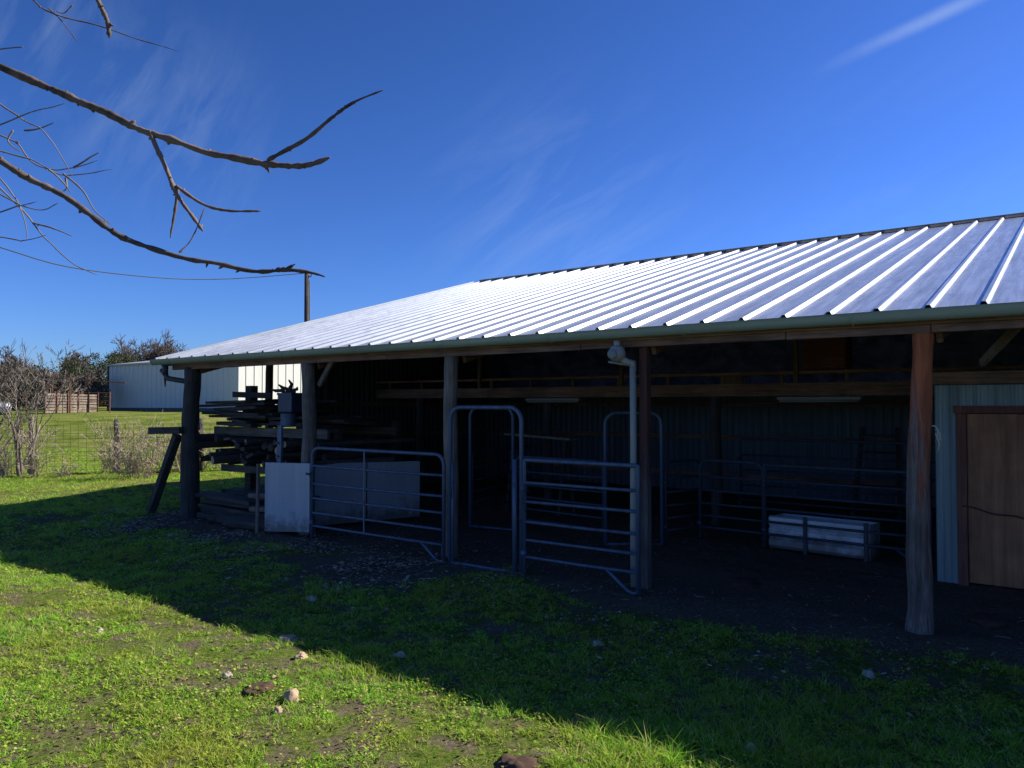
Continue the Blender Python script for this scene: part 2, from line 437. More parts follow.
# ------------------------------------------------------------------ barn
barn = thing('barn', 'long open-fronted pole barn with a white ribbed metal roof, log posts and dark stalls', 'barn', bw(0,0), ROT)
XL, XR, SL, Z0 = -11.84, 9.4, .283, 2.68       # roof ends, slope, eave height
RY = 8.69
def rz(y): return Z0 + (y+.15)*SL
# roof sheet: pans with raised ribs, swept from eave to ridge
def roof_profile():
    P = []; x = XR; 
    k = 0
    while x > XL+.02:
        P += [(x-.0,0)]
        x -= .39
        P += [(x+.066,0),(x+.046,.034),(x+.016,.034),(x-.004,0)]
        k += 1
    return sorted(P + [(XL,0)])
prof = roof_profile()
mr_, nt, b = newmat('ribbed_roof_metal')
v = coords(nt, (9,.45,1)); g = noise_(nt, v, 1.6, 7, .7)
v2 = coords(nt, (1,1,1)); gg = noise_(nt, v2, .8, 4, .6); spl = noise_(nt, coords(nt,(1.5,.6,1)), 5, 6, .75)
c = ramp(nt, g, [(.32,(.28,.305,.365)),(.5,(.41,.44,.50)),(.66,(.58,.60,.64))])
c = mixc(nt, ramp(nt, spl, [(.50,(0,0,0)),(.72,(.5,.5,.5))]), c, (.16,.175,.22))
nt.links.new(c, b.inputs['Base Color']); b.inputs['Metallic'].default_value = .4; b.inputs['Specular IOR Level'].default_value = .2
nt.links.new(ramp(nt, g, [(.3,(.32,)*3),(.7,(.20,)*3)]), b.inputs['Roughness'])
bump(nt, b, gg, .25, .02)
M['roof'] = mr_
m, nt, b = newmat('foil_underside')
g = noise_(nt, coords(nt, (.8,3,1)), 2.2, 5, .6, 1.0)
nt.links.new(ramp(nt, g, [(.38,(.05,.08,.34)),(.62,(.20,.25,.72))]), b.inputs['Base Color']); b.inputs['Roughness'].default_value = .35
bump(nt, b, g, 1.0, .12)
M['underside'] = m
def sheet(name, profile, stations, mat, off=0.0, flip=False):
    mb = MB(); k = len(profile)
    for (y, z) in stations:
        for (x, dz) in profile: mb.v.append((x, y, z+dz+off))
    for i in range(len(stations)-1):
        for j in range(k-1):
            a = i*k+j; q = (a, a+1, a+1+k, a+k)
            mb.f.append(q[::-1] if flip else q); mb.m.append(0)
    return mb.build(name, mat, barn)
st = [(-.15+ (RY+.15)*i/12, rz(-.15+(RY+.15)*i/12)) for i in range(13)]
rf = sheet('roof', prof, st, M['roof']); rf['label'] = 'white metal roof slope facing the yard'
st2 = [(RY+i*1.0, rz(RY)-SL*i*1.0) for i in range(0, 9)]
sheet('roof', prof, st2, M['roof'])['label'] = 'rear roof slope beyond the ridge'
# wrinkled insulation under the purlins
mb = MB(); nxx = 120; nyy = 50
for i in range(nyy+1):
    for j in range(nxx+1):
        x = XL+.05+(XR-XL-.1)*j/nxx; y = -.1+(RY+.05)*i/nyy
        mb.v.append((x,y,rz(y)-.035-.03*abs(mnoise.noise(Vector((x*1.1,y*2.2,3))))-.02*abs(math.sin(x*2.5))))
for i in range(nyy):
    for j in range(nxx):
        a = i*(nxx+1)+j; mb.f.append((a,a+nxx+1,a+nxx+2,a+1)); mb.m.append(0)
mb.build('roof_insulation', M['underside'], barn, smooth=True)
# wrinkled sheeting hung on the upper back wall
mb = MB(); nxx = 160; nyy = 22
for i in range(nyy+1):
    for j in range(nxx+1):
        x = -11.3+(XR+11.1)*j/nxx; z = 2.3+2.45*i/nyy
        d_ = .10*abs(mnoise.noise(Vector((x*.9,z*3.2,1))))+.05*abs(mnoise.noise(Vector((x*2.4,z*9,7))))
        mb.v.append((x,8.50-d_,z))
for i in range(nyy):
    for j in range(nxx):
        a = i*(nxx+1)+j; mb.f.append((a,a+1,a+nxx+2,a+nxx+1)); mb.m.append(0)
mb.build('wall_sheeting', M['underside'], barn, smooth=True)
mb = MB()
for i in range(2):
    s = 1 if i else -1
    mb.add([(XL,RY,rz(RY)+.06),(XR,RY,rz(RY)+.06),(XR,RY+s*.16,rz(RY)+.022),(XL,RY+s*.16,rz(RY)+.022)],[(0,1,2,3)])
mb.build('ridge_cap', metal('dark_ridge_cap',(.10,.11,.13),.5,.2), barn)
# purlins and rafters
for i in range(10):
    y = .45+i*.88; mb = MB(); mb.box((XL+.1,y-.02,rz(y)-.16),(XR-.1,y+.02,rz(y)-.07)); mb.build('purlin', M['beam'], barn)
TS = [0.0,-2.63,-5.22,-8.01,-11.1,3.0,6.0,9.1]
for x in TS:
    mb = MB(); mb.beam((x+.12,.08,rz(.08)-.25),(x+.12,RY-.1,rz(RY-.1)-.25),.05,.16); mb.build('rafter', M['beam_y'], barn)
# eave beam in boards with butt joints
xx = [XL+.25,-9.6,-6.3,-3.3,-1.1,.08,3.2,6.2,XR]
for i in range(len(xx)-1):
    mb = MB(); mb.box((xx[i]+.003,-.075,2.49+(.004 if i%2 else 0)),(xx[i+1]-.003,-.03,2.635))
    mb.build('eave_beam', M['beam'], barn, bevel=.006)
mb = MB(); mb.box((XL+.25,.0,2.50),(XR,.05,2.64)); mb.build('eave_beam', M['beam'], barn)
# gutter with slip joints
gy_, gz_ = -.215, 2.625
mb = MB(); pr = []
for i in range(11):
    t = math.pi*(1+i/10); pr.append((gy_+.065*math.cos(t), gz_+.075*math.sin(t)*1.0+.03))
pr = [(gy_-.075, gz_+.045)]+pr
k = len(pr)
for x in (XL-.12, XR):
    for y,z in pr: mb.v.append((x,y,z))
for x in (XL-.12, XR):
    for y,z in pr: mb.v.append((x,y+ (0 if True else 0),z+.004))
for j in range(k-1): mb.f += [(j,j+1,j+1+k,j+k),(2*k+j,2*k+j+k,2*k+j+1+k,2*k+j+1)]; mb.m += [0,0]
mb.f.append(tuple(range(1,k))); mb.m.append(0)
gut = mb.build('gutter', M['gutter'], barn, smooth=True)
x = XL+.5
while x < XR:
    mb = MB(); pts = [(x, gy_+.070*math.cos(math.pi*(1+i/10)), gz_+.03+.080*math.sin(math.pi*(1+i/10))) for i in range(11)]
    for i in range(10): mb.beam(pts[i], pts[i+1], .03, .004, up=(1,0,0)) if False else mb.tube([pts[i], pts[i+1]], .006, 5)
    mb.build('gutter_joint', M['gutter'], gut); x += 1.55
mb = MB(); mb.box((XL,-.13,2.56),(XR,-.11,2.675)); mb.build('fascia', M['beam'], barn)
# rake trim on the left gable
mb = MB(); mb.beam((XL-.02,-.16,rz(-.16)-.03),(XL-.02,RY,rz(RY)-.03),.03,.10); mb.beam((XL-.02,RY,rz(RY)-.03),(XL-.02,RY+8,rz(RY)-8*SL-.03),.03,.10)
mb.build('rake_trim', M['gutter'], barn)
# posts
def logpost(x, y, r0, r1, z1, mat, seed, lean=0, label=None, parent=barn, n=20, rough=.16, name='post'):
    mb = MB(); pts = []; rad = []
    for i in range(25):
        t = i/24; pts.append((x+lean*(t-1)+.012*math.sin(t*7+seed), y+.01*math.cos(t*6+seed), -.15+t*(z1+.15)))
        rad.append(r0+(r1-r0)*t+(.03*max(0,.12-t)/.12))
    mb.tube(pts, rad, n, rough=rough, seed=seed)
    o = mb.build(name, mat, parent, smooth=True)
    if label: o['label'] = label
    return o
logpost(0,.0,.098,.078,2.56,M['cedar'],1,.06,'weathered cedar log post with reddish bare wood on its upper half')
mb = MB(); mb.box((-2.635,.0,-.15),(-2.545,.10,2.50)); mb.build('post', M['redpost'], barn, bevel=.01)['label'] = 'square post stained red above and pale below'
logpost(-5.22,.0,.095,.088,2.5,M['greypost'],5,.04,'slim tan grey log post beside the walk-through gate')
logpost(-8.01,.0,.105,.095,2.5,M['greypost'],9,-.03,'grey log post right of the lumber rack')
logpost(-11.1,.0,.155,.135,2.52,M['darkpost'],13,.02,'thick dark corner log post at the left end')
for x in (3.0,6.0,9.1): logpost(x,0,.1,.09,2.5,M['greypost'],x)
# posts of the inner row, the header they carry and the rail above it
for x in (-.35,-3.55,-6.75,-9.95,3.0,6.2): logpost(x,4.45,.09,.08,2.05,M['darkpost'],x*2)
mb = MB(); mb.box((-11.2,4.36,2.02),(XR-.2,4.41,2.21)); mb.build('header', M['beam'], barn)
mb = MB(); mb.box((-11.2,4.36,2.345),(XR-.2,4.41,2.39)); mb.build('header_rail', M['beam'], barn)
for i in range(22):
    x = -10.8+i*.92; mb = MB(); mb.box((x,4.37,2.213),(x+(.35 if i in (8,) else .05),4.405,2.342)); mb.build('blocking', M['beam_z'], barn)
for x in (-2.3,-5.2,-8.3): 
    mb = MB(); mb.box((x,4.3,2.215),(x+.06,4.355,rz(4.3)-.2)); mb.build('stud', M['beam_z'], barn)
# knee braces at the posts
for (a, bb) in (((-7.86,.08,2.17),(-7.55,.08,2.55)),((.35,1.0,2.28),(.78,.2,2.66))):
    mb = MB(); mb.beam(a, bb, .04, .07); mb.build('brace', M['greypost'], barn)
mb = MB(); mb.box((-2.15,4.2,2.40),(-1.55,4.6,2.95)); 
mb.box((-2.17,4.18,2.94),(-1.53,4.62,2.97)); mb.build('loft_box', wood('red_crate_wood',(.08,.03,.02),(.14,.05,.035),(.2,.08,.05),'x'), barn, bevel=.01)
# corrugated walls
def corr(name, x0, y0, x1, y1, z0, z1, mat, parent=barn, pitch=.076, amp=.009, top=None, y_off=0):
    L = math.hypot(x1-x0, y1-y0); n = int(L/pitch*4); mb = MB()
    dx, dy = (x1-x0)/L, (y1-y0)/L
    for i in range(n+1):
        s = L*i/n; o_ = amp*math.sin(2*math.pi*s/pitch)
        X = x0+dx*s-dy*o_; Y = y0+dy*s+dx*o_
        zt = z1 if top is None else top(Y)
        mb.v += [(X,Y,z0),(X,Y,zt)]
    for i in range(n): mb.f.append((2*i,2*i+2,2*i+3,2*i+1)); mb.m.append(0)
    return mb.build(name, mat, parent, smooth=True)
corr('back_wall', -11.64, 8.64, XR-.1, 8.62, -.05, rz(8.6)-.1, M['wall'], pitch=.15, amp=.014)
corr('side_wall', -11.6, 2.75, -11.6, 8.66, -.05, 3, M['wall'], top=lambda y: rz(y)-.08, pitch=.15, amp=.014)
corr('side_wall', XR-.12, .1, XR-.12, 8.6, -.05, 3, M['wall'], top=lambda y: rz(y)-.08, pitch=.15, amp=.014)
for z in (.35,1.15,1.85):
    mb = MB(); mb.box((-11.57,2.8,z),(-11.52,8.55,z+.09)); mb.build('girt', M['beam_y'], barn)
    mb = MB(); mb.box((-11.5,8.52,z),(XR-.2,8.57,z+.09)); mb.build('girt', M['beam'], barn)
logpost(-11.5,1.86,.075,.07,rz(1.8)-.2,M['darkpost'],31)
logpost(-11.5,3.25,.075,.07,rz(3.2)-.2,M['darkpost'],33)
# the tack room behind the right-hand post
YR = 2.12
corr('room_wall', -.18, YR, .04, YR, -.02, 2.10, M['roomwall'], pitch=.066, amp=.013)
corr('room_wall', .04, YR, 1.34, YR, 1.87, 2.10, M['roomwall'], pitch=.066, amp=.013)
corr('room_wall', 1.34, YR, XR-.2, YR, -.02, 2.10, M['roomwall'])
corr('room_wall', -.18, YR, -.18, 8.5, -.02, 2.10, M['roomwall'])
mb = MB(); mb.box((-.20,YR-.06,2.11),(XR-.2,YR-.02,2.24)); mb.build('room_header', M['beam'], barn)
df = thing if False else None
mb = MB()
mb.box((.02,YR-.05,-.02),(.11,YR+.05,1.80)); mb.box((1.27,YR-.05,-.02),(1.36,YR+.05,1.80)); mb.box((-.01,YR-.055,1.803),(1.39,YR+.05,1.88))
mb.build('door_frame', M['frame'], barn, bevel=.005)
mb = MB(); mb.box((.113,YR-.02,.03),(1.267,YR+.02,1.797)); dr = mb.build('door', M['door'], barn, bevel=.004)
mb = MB(); pts = [(.06+1.24*i/16, YR-.06, .83-.11*math.sin(math.pi*min(1,i/12)*.5)+.012*math.sin(i*1.3)) for i in range(17)]
mb.tube(pts, .007, 6); mb.build('door_rope', M['cable'], dr)
# downspout at the middle post
mb = MB(); 
ds = MB(); ds.tube([(-2.655,-.10,.02),(-2.657,-.10,.6),(-2.652,-.10,1.5),(-2.655,-.10,2.33)], .034, 14)
dp = ds.build('downspout', M['pvc'], barn, smooth=True)
e = MB(); cen = Vector((-2.785,-.20,2.425)); e.tube([cen+Vector((0,0,.06)),cen+Vector((0,0,.13))], .034, 12)
e.lathe([(.001,.085),(.05,.078),(.075,.05),(.09,0),(.082,-.045),(.05,-.078),(.001,-.088)], cen, 18)
e.tube([cen+Vector((.03,.02,-.05)), Vector((-2.70,-.13,2.335)), Vector((-2.655,-.10,2.325)), Vector((-2.655,-.10,2.27))], .037, 12)
e.build('elbow', M['pvc'], dp, smooth=True)
e = MB(); e.lathe([(.001,-.012),(.05,-.01),(.055,0),(.05,.01),(.001,.012)], n=16)
o = e.build('elbow_cap', M['lamp'], dp, smooth=True); o.rotation_euler = (R(90),0,0); o.location = cen+Vector((-.01,-.088,-.01))
e = MB(); e.beam((-2.93,-.12,2.345),(-2.67,-.10,2.30),.02,.02); e.build('pipe_strap', M['lamp'], dp)
# corner downspout stub at the left end of the gutter
e = MB(); P0 = Vector((XL+.28,-.215,2.5)); e.tube([P0+Vector((0,0,.07)),P0,P0+Vector((0,0,-.10))],.05,10)
e.tube([P0+Vector((0,0,-.09)),P0+Vector((.06,.02,-.16)),P0+Vector((.3,.12,-.2)),P0+Vector((.46,.16,-.22))],.045,10)
e.tube([P0+Vector((-.12,0,-.02)),P0+Vector((.02,0,-.08))],.04,8); e.tube([P0+Vector((0,0,-.1)),P0+Vector((0,0,-.30))],[.03,.008],8)
e.build('downspout', M['vane'], barn, smooth=True)
# unlit tube lights under the header
for x in (-1.95,-6.55):
    f = thing('tube_light', 'unlit strip light hanging under the inner beam, ' + ('the nearer one before the ladder' if x>-3 else 'the one behind the walk-through gate'), 'strip light', bw(x,4.3,1.93), ROT, 'strip lights under the inner beam')
    mb = MB(); mb.box((-.58,-.05,.03),(.58,.05,.075)); mb.build('housing', M['lamp'], f, bevel=.006)
    mb = MB(); mb.tube([(-.55,-.02,.012),(.55,-.02,.012)],.017,10); mb.build('tube', M['lamp'], f, smooth=True)
    mb = MB(); mb.beam((-.4,0,.075),(-.4,.03,.12),.008,.008); mb.beam((.4,0,.075),(.4,.03,.12),.008,.008); mb.build('hanger', M['lamp'], f)

# ------------------------------------------------------------------ gates and corral panels
RR = .0205
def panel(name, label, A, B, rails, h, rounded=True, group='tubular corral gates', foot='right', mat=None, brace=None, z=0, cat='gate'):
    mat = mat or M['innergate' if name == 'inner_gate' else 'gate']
    a, b2 = bw(*A), bw(*B); d = b2-a; L = d.length; ang = math.atan2(d.y, d.x)
    t = thing(name, label, cat, a+Vector((0,0,z)), ang, group)
    mb = MB(); c_ = .13 if rounded else .02
    def arc(cx, cz, s, n=6): return [(cx+s*math.sin(math.pi/2*i/n)*c_, 0, cz+math.cos(math.pi/2*i/n)*c_) for i in range(n+1)]
    left = [(0,0,.03)]+[(0,0,h-c_)]; L1 = arc(c_, h-c_, -1)[::-1]; R1 = arc(L-c_, h-c_, 1)
    mb.tube(left[:1]+L1+R1+[(L,0,-.0)], RR*1.1, 10)
    mb.build('frame', mat, t, smooth=True)
    for r in rails:
        mb = MB(); sag = random.uniform(-.006,.004)
        mb.tube([(0.0,0,r),(L*.5,random.uniform(-.006,.006),r+sag),(L,0,r)], RR*.85, 8); mb.build('rail', mat, t, smooth=True)
    if brace is not None:
        mb = MB(); mb.beam((L*brace,-.024,min(rails)),(L*brace,-.024,h-.01),.026,.006,up=(0,1,0)); mb.build('brace', mat, t)
    if foot == 'right':
        mb = MB(); mb.tube([(L-.36,0,rails[0]-.01),(L-.2,0,.08),(L-.11,0,.015),(L-.05,0,.0),(L,0,.03)], RR*.9, 8); mb.build('foot', mat, t, smooth=True)
    for q, hz_ in ((0,.25),(0,h*.75)):
        mb = MB(); mb.tube([(-.01,0,hz_-.03),(-.01,0,hz_+.03)], RR*1.7, 10); mb.tube([(-.02,0,hz_),(-.07,.02,hz_)],.009,6); mb.build('hinge', mat, t, smooth=True)
    return t
gate1 = panel('corral_gate', 'six-rail metal gate with rounded corners in front of the white sheets', (-7.53,-.3), (-5.08,-.31), (.21,.39,.59,.79,1.04), 1.29, brace=.44)
gate2 = panel('corral_gate', 'six-rail metal gate closed between the arch frame and the pale downpipe', (-3.89,-.31), (-2.50,-.30), (.215,.40,.60,.82,1.03), 1.28, rounded=False)
def chain(t, x, z, n=7):
    mb = MB()
    for i in range(n):
        c_ = Vector((x+.008*math.sin(i), -.03-.012*math.sin(math.pi*i/n), z-i*.034)); q = []
        for j in range(9):
            a_ = 2*math.pi*j/8; q.append(c_+(Vector((math.cos(a_)*.010,0,math.sin(a_)*.021)) if i%2 else Vector((0,math.cos(a_)*.010,math.sin(a_)*.021))))
        mb.tube(q, .0035, 5, caps=False)
    mb.build('chain', M['vane'], t)
chain(gate1, .02, .95); chain(gate2, .02, 1.0, 9)
def arch(name, label, A, B, h, group='arched walk-through frames', hinge=True):
    a, b2 = bw(*A), bw(*B); d = b2-a; L = d.length
    t = thing(name, label, 'gate frame', a, math.atan2(d.y, d.x), group)
    mb = MB(); c_ = .16; n = 7
    L1 = [(c_-math.cos(math.pi/2*i/n)*c_,0,h-c_+math.sin(math.pi/2*i/n)*c_) for i in range(n+1)]
    R1 = [(L-c_+math.sin(math.pi/2*i/n)*c_,0,h-c_+math.cos(math.pi/2*i/n)*c_) for i in range(n+1)]
    mb.tube([(0,0,.0)]+L1+R1+[(L,0,0)], .025, 12); mb.build('frame', M['gate'], t, smooth=True)
    mb = MB(); mb.tube([(0,0,.02),(L,0,.02)], .02, 8); mb.build('sill_bar', M['gate'], t, smooth=True)
    if hinge:
        mb = MB(); mb.tube([(L-.085,-.01,.03),(L-.085,-.01,1.28)], .028, 12); mb.build('hinge_post', M['gate'], t, smooth=True)
        mb = MB(); mb.tube([(.05,-.01,.03),(.05,-.01,1.2)], .017, 8); mb.build('side_bar', M['gate'], t, smooth=True)
        mb = MB(); mb.tube([(.02,-.03,.82),(.06,-.05,.86),(.05,-.05,.93)], .010, 6); mb.box((.0,-.05,.78),(.05,-.02,.82)); mb.build('latch', M['vane'], t)
    return t
arch('gate_arch', 'tall arched metal walk-through frame standing open in the front gate line', (-4.98,-.31), (-3.93,-.31), 1.86)
arch('gate_arch', 'arched metal frame inside the barn seen behind the closed front gate', (-4.06,1.8), (-3.45,2.25), 1.78, hinge=False)
arch('gate_arch', 'arched metal frame deep inside, seen through the open front arch', (-6.5,1.9), (-5.75,2.0), 1.85, hinge=False)
IG = 'corral panels inside the barn'
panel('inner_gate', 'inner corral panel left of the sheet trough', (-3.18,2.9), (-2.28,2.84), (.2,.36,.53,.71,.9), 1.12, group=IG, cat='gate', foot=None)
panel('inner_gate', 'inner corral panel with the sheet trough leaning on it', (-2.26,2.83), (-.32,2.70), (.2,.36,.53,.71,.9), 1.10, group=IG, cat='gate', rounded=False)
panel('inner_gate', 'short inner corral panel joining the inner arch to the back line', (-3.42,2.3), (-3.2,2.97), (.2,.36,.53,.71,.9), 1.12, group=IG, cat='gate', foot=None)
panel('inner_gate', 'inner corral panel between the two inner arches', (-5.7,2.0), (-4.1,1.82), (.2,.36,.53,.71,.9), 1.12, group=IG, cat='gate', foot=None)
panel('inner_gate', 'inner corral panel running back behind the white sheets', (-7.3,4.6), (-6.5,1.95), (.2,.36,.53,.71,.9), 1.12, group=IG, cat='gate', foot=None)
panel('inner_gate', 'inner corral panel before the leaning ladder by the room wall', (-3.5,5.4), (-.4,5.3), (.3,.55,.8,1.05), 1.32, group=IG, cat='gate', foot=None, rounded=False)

def sheetpanel(name, label, A, B, z0, z1, th, mat, cat, group=None, zr=None, ribs=0):
    a, b2 = bw(*A), bw(*B); d = b2-a; L = d.length
    t = thing(name, label, cat, a, math.atan2(d.y, d.x), group)
    zr = zr or (z0, z1); mb = MB()
    vs = [(0,0,z0),(L,0,zr[0]),(L,th,zr[0]),(0,th,z0),(0,0,z1),(L,0,zr[1]),(L,th,zr[1]),(0,th,z1)]
    mb.add(vs, [(0,3,2,1),(4,5,6,7),(0,1,5,4),(1,2,6,5),(2,3,7,6),(3,0,4,7)])
    mb.build('sheet', mat, t, bevel=.004)
    return t, L
t, L = sheetpanel('white_sheet', 'white sheet wired upright to the left end of the front gate', (-8.57,-.33), (-7.58,-.31), .03, 1.04, .02, M['white'], 'sheet', 'white sheets by the front gate', zr=(.11,1.07))
mb = MB(); mb.tube([(L-.03,-.03,.93),(L+.0,-.05,.93),(L+.04,-.03,.92)],.014,6); mb.build('wire_tie', M['vane'], t)
t, L = sheetpanel('white_sheet', 'white sheet behind the gate, the nearer of two set in line', (-8.3,.29), (-8.03,1.17), .05, 1.0, .02, M['white'], 'sheet', 'white sheets by the front gate', zr=(.04,.97))
t, L = sheetpanel('white_sheet', 'white sheet behind the gate, the farther and duller of two set in line', (-8.02,1.19), (-7.75,2.1), .04, .97, .02, M['white'], 'sheet', 'white sheets by the front gate', zr=(.03,.95))
# stake and angle post by the first white sheet
s = thing('wooden_stake', 'thin wooden stake standing at the left edge of the white sheet', 'stake', bw(-8.68,-.38), ROT)
mb = MB(); mb.beam((0,0,-.1),(.02,0,1.02),.05,.035,up=(0,1,0)); mb.build('stake', M['greypost'], s, bevel=.004)
s = thing('steel_post', 'blue grey steel post standing behind the white sheet', 'post', bw(-8.62,-.05), ROT)
mb = MB(); mb.beam((0,0,-.1),(.03,0,1.58),.095,.04,up=(0,1,0)); mb.build('post', M['gate'], s, bevel=.004)
mb = MB()
for i in range(6): mb.box((-.02,-.045,.3+i*.2),(.02,-.02,.33+i*.2))
mb.build('studs', M['gate'], s)

# low trough of pale sheet behind the inner panel
a = bw(-2.22,2.90); t = thing('sheet_trough', 'low trough of pale galvanised sheet lying inside against a corral panel', 'trough', a, ROT-.09)
mb = MB(); L = 1.24; n = 3
prf = [(0,.02),(-.03,.06),(-.03,.13),(0,.15),(-.03,.19),(-.03,.27),(0,.29),(-.03,.33),(-.03,.42),(.02,.44)]
for x in (0,L):
    for y,z in prf: mb.v.append((x,y,z))
k = len(prf)
for j in range(k-1): mb.f.append((j,j+k,j+k+1,j+1)); mb.m.append(0)
mb.build('front_sheet', M['trough'], t)
mb = MB(); mb.box((0,.03,.0),(.02,.42,.42)); mb.box((L-.02,.03,.0),(L,.42,.42)); mb.box((.02,.4,.0),(L-.02,.42,.42)); mb.box((.02,.03,.03),(L-.02,.4,.05)); mb.build('body', M['trough'], t)
for x in (.46,L-.05):
    mb = MB(); mb.box((x,-.06,.0),(x+.045,-.032,.46)); mb.build('strap', M['vane'], t)

# ladder leaning on the back wall
t = thing('ladder', 'dark wooden ladder leaning inside the barn left of the cedar log post', 'ladder', bw(-1.65,6.6), ROT)
for s in (-1,1):
    mb = MB(); mb.beam((s*.36,0,0),(s*.27,.42,1.5),.07,.04); mb.build('side_rail', M['boarddark'], t)
for i in range(5):
    z = .22+i*.28; w = .35-.09*z/1.5; y = .42*z/1.5
    mb = MB(); mb.box((-w,y-.02,z),(w,y+.02,z+.04)); mb.build('rung', M['boarddark'], t)
# plank on trestle legs deep inside
t = thing('plank_bench', 'pale plank laid on two short trestles deep inside behind the open arch', 'bench', bw(-6.7,3.9), ROT)
mb = MB(); mb.beam((-.55,0,1.36),(.85,0,1.30),.3,.04); mb.build('plank', M['greypost'], t)
for x in (-.4,.7):
    mb = MB()
    for sx_ in (-1,1): mb.beam((x,sx_*.25,0),(x,sx_*.03,1.31),.05,.05)
    mb.beam((x,-.14,.55),(x,.14,.55),.04,.06); mb.build('trestle', M['boarddark'], t)
# small hook of pale rope on the cedar post
t = thing('rope_halter', 'small pale rope halter hanging on the right side of the cedar post', 'halter', bw(.095,.0,1.63), ROT)
mb = MB(); mb.tube([(-.04,0,.09),(0,0,.085),(.02,0,.05),(.01,-.01,0),(.025,0,-.06),(.015,0,-.13)],.008,6)
mb.tube([(.0,0,.06),(.03,-.01,.03),(.035,0,-.03),(.01,0,-.02),(.0,0,.03)],.008,6); mb.build('rope', M['rope'], t, smooth=True)
mb = MB(); mb.tube([(-.06,0,.09),(.01,0,.09),(.02,0,.11)],.006,6); mb.build('hook', M['lamp'], t)

# ------------------------------------------------------------------ lumber rack and what lies on it
rack = thing('lumber_rack', 'dark timber storage rack with slanted outrigger in the open left bay of the barn', 'rack', bw(-11.0,.6), ROT)
def rb(name, p, q, w, h, mat='boarddark', up=(0,0,1)):
    o = Vector((-11.0,.6,0)); mb = MB(); mb.beam(Vector(p)-o, Vector(q)-o, w, h, up=up); return mb.build(name, M[mat], rack, bevel=.006)
rb('upright', (-10.62,.85,-.1), (-10.62,.85,2.22), .17, .14, up=(0,1,0))
rb('upright', (-8.35,.85,-.1), (-8.35,.85,1.5), .10,.10, up=(0,1,0))
rb('upright', (-10.9,2.3,-.1), (-10.9,2.3,1.6), .12,.12, up=(0,1,0))
rb('upright', (-8.5,2.3,-.1), (-8.5,2.3,1.6), .12,.12, up=(0,1,0))
rb('cross_arm', (-11.0,.74,1.99+.08), (-9.9,.74,1.96+.08), .05, .10)
rb('shelf_beam', (-11.25,.55,1.43), (-8.2,.55,1.43), .06, .15, 'board')
rb('shelf_beam', (-11.1,2.2,1.43), (-8.4,2.2,1.43), .06, .13, 'board')
rb('shelf_beam', (-11.1,.6,.78), (-8.4,.6,.80), .06, .12, 'board')
rb('shelf_beam', (-11.1,2.2,.78), (-8.5,2.2,.80), .06, .12, 'board')
for x in (-10.75,-9.7,-8.7):
    rb('crosspiece', (x,.5,1.535), (x,2.3,1.535), .07,.05); rb('crosspiece', (x,.5,.875), (x,2.3,.875), .07,.05)
rb('outrigger', (-12.05,-.22,1.43), (-11.05,-.22,1.46), .06, .12)
rb('slanted_leg', (-11.93,-.28,-.08), (-11.35,-.1,1.37), .11, .13, up=(0,1,0))
rb('diagonal_brace', (-11.15,1.2,.22), (-9.9,1.5,.82), .07, .11)
rb('upright', (-11.3,-.12,-.1), (-11.3,-.12,1.36), .08,.08, up=(0,1,0)) if False else None
random.seed(21)
nb = 0
def boards(y0, y1, z0, layers, n, mat, label, group, xl, xr, name='board', th=.045):
    for l in range(layers):
        for i in range(n):
            y = y0+(y1-y0)*(i+.5)/n+random.uniform(-.03,.03); a = random.uniform(-.10,.10)
            x0 = xl+random.uniform(-.2,.55)*1.2; x1 = xr+random.uniform(-.6,.25)
            mb = MB(); mb.beam((x0-(x0+x1)/2,-a,0),((x1-x0)/2,a,random.uniform(-.05,.05)),(y1-y0)/n*random.uniform(.8,1.15),th*random.uniform(.75,1.1))
            o = mb.build(name, M[mat], None, bevel=.003); o.location = bw((x0+x1)/2,y,z0+l*(th+.004)); o.rotation_euler = (0,0,ROT)
            tag(o, label, 'board', group)
boards(.35,2.1,1.57,7,8,'boarddark','dark weathered board in the pile on the upper rack shelf','boards on the upper rack shelf',-11.15,-9.75,th=.055)
boards(.5,2.1,1.56,3,4,'boarddark','short dark board under the blue crate on the upper rack shelf','short boards under the blue crate',-9.9,-8.5)
boards(-.05,1.9,.05,5,6,'boarddark','rough board in the low heap on the ground under the rack','boards heaped under the rack',-10.9,-8.7,th=.075)
# logs with pale cut ends on the middle shelf, their ends to the camera
for i in range(60):
    r = random.uniform(.028,.068); k_ = i%15; lv = i//15; x = -11.2+k_*.205+random.uniform(-.06,.06)
    z = .89+r+lv*.115+random.uniform(0,.03); y0 = random.uniform(-.05,.75)
    mb = MB(); Lg = random.uniform(1.0,1.9); dx = random.uniform(-.5,.5); dz = random.uniform(-.04,.05); nn_ = 9
    if random.random() < .42:
        mb.beam((0,0,0),(dx,Lg,dz),r*random.uniform(1.4,3.2),r*random.uniform(.7,1.6),tw=random.uniform(-.5,.5))
        o = mb.build('offcut', M[random.choice(('boarddark','boarddark','board'))], None, bevel=.004); lab = ('squared dark offcut jutting from the middle rack shelf','offcut','offcuts on the middle rack shelf')
    else:
        pale = random.random() < .22
        mb.tube([(0,0,0),(dx*.5+random.uniform(-.05,.05),Lg*.5,.01),(dx,Lg,dz)], [r,r*.95,r*.8], nn_, rough=.45, seed=i*1.3, caps=False)
        mb.f.append(tuple(range(nn_))[::-1]); mb.m.append(1 if pale else 0); mb.f.append(tuple(range(2*nn_,3*nn_))); mb.m.append(1)
        o = mb.build('log', [M['log'], M['logend']], None)
        lab = ('bark-covered log with a pale cut end on the middle rack shelf','log','logs on the middle rack shelf') if pale else ('dark log with a dull weathered end on the middle rack shelf','log','logs on the middle rack shelf')
    o.location = bw(x,y0,z); o.rotation_euler = (0,0,ROT); tag(o, *lab)
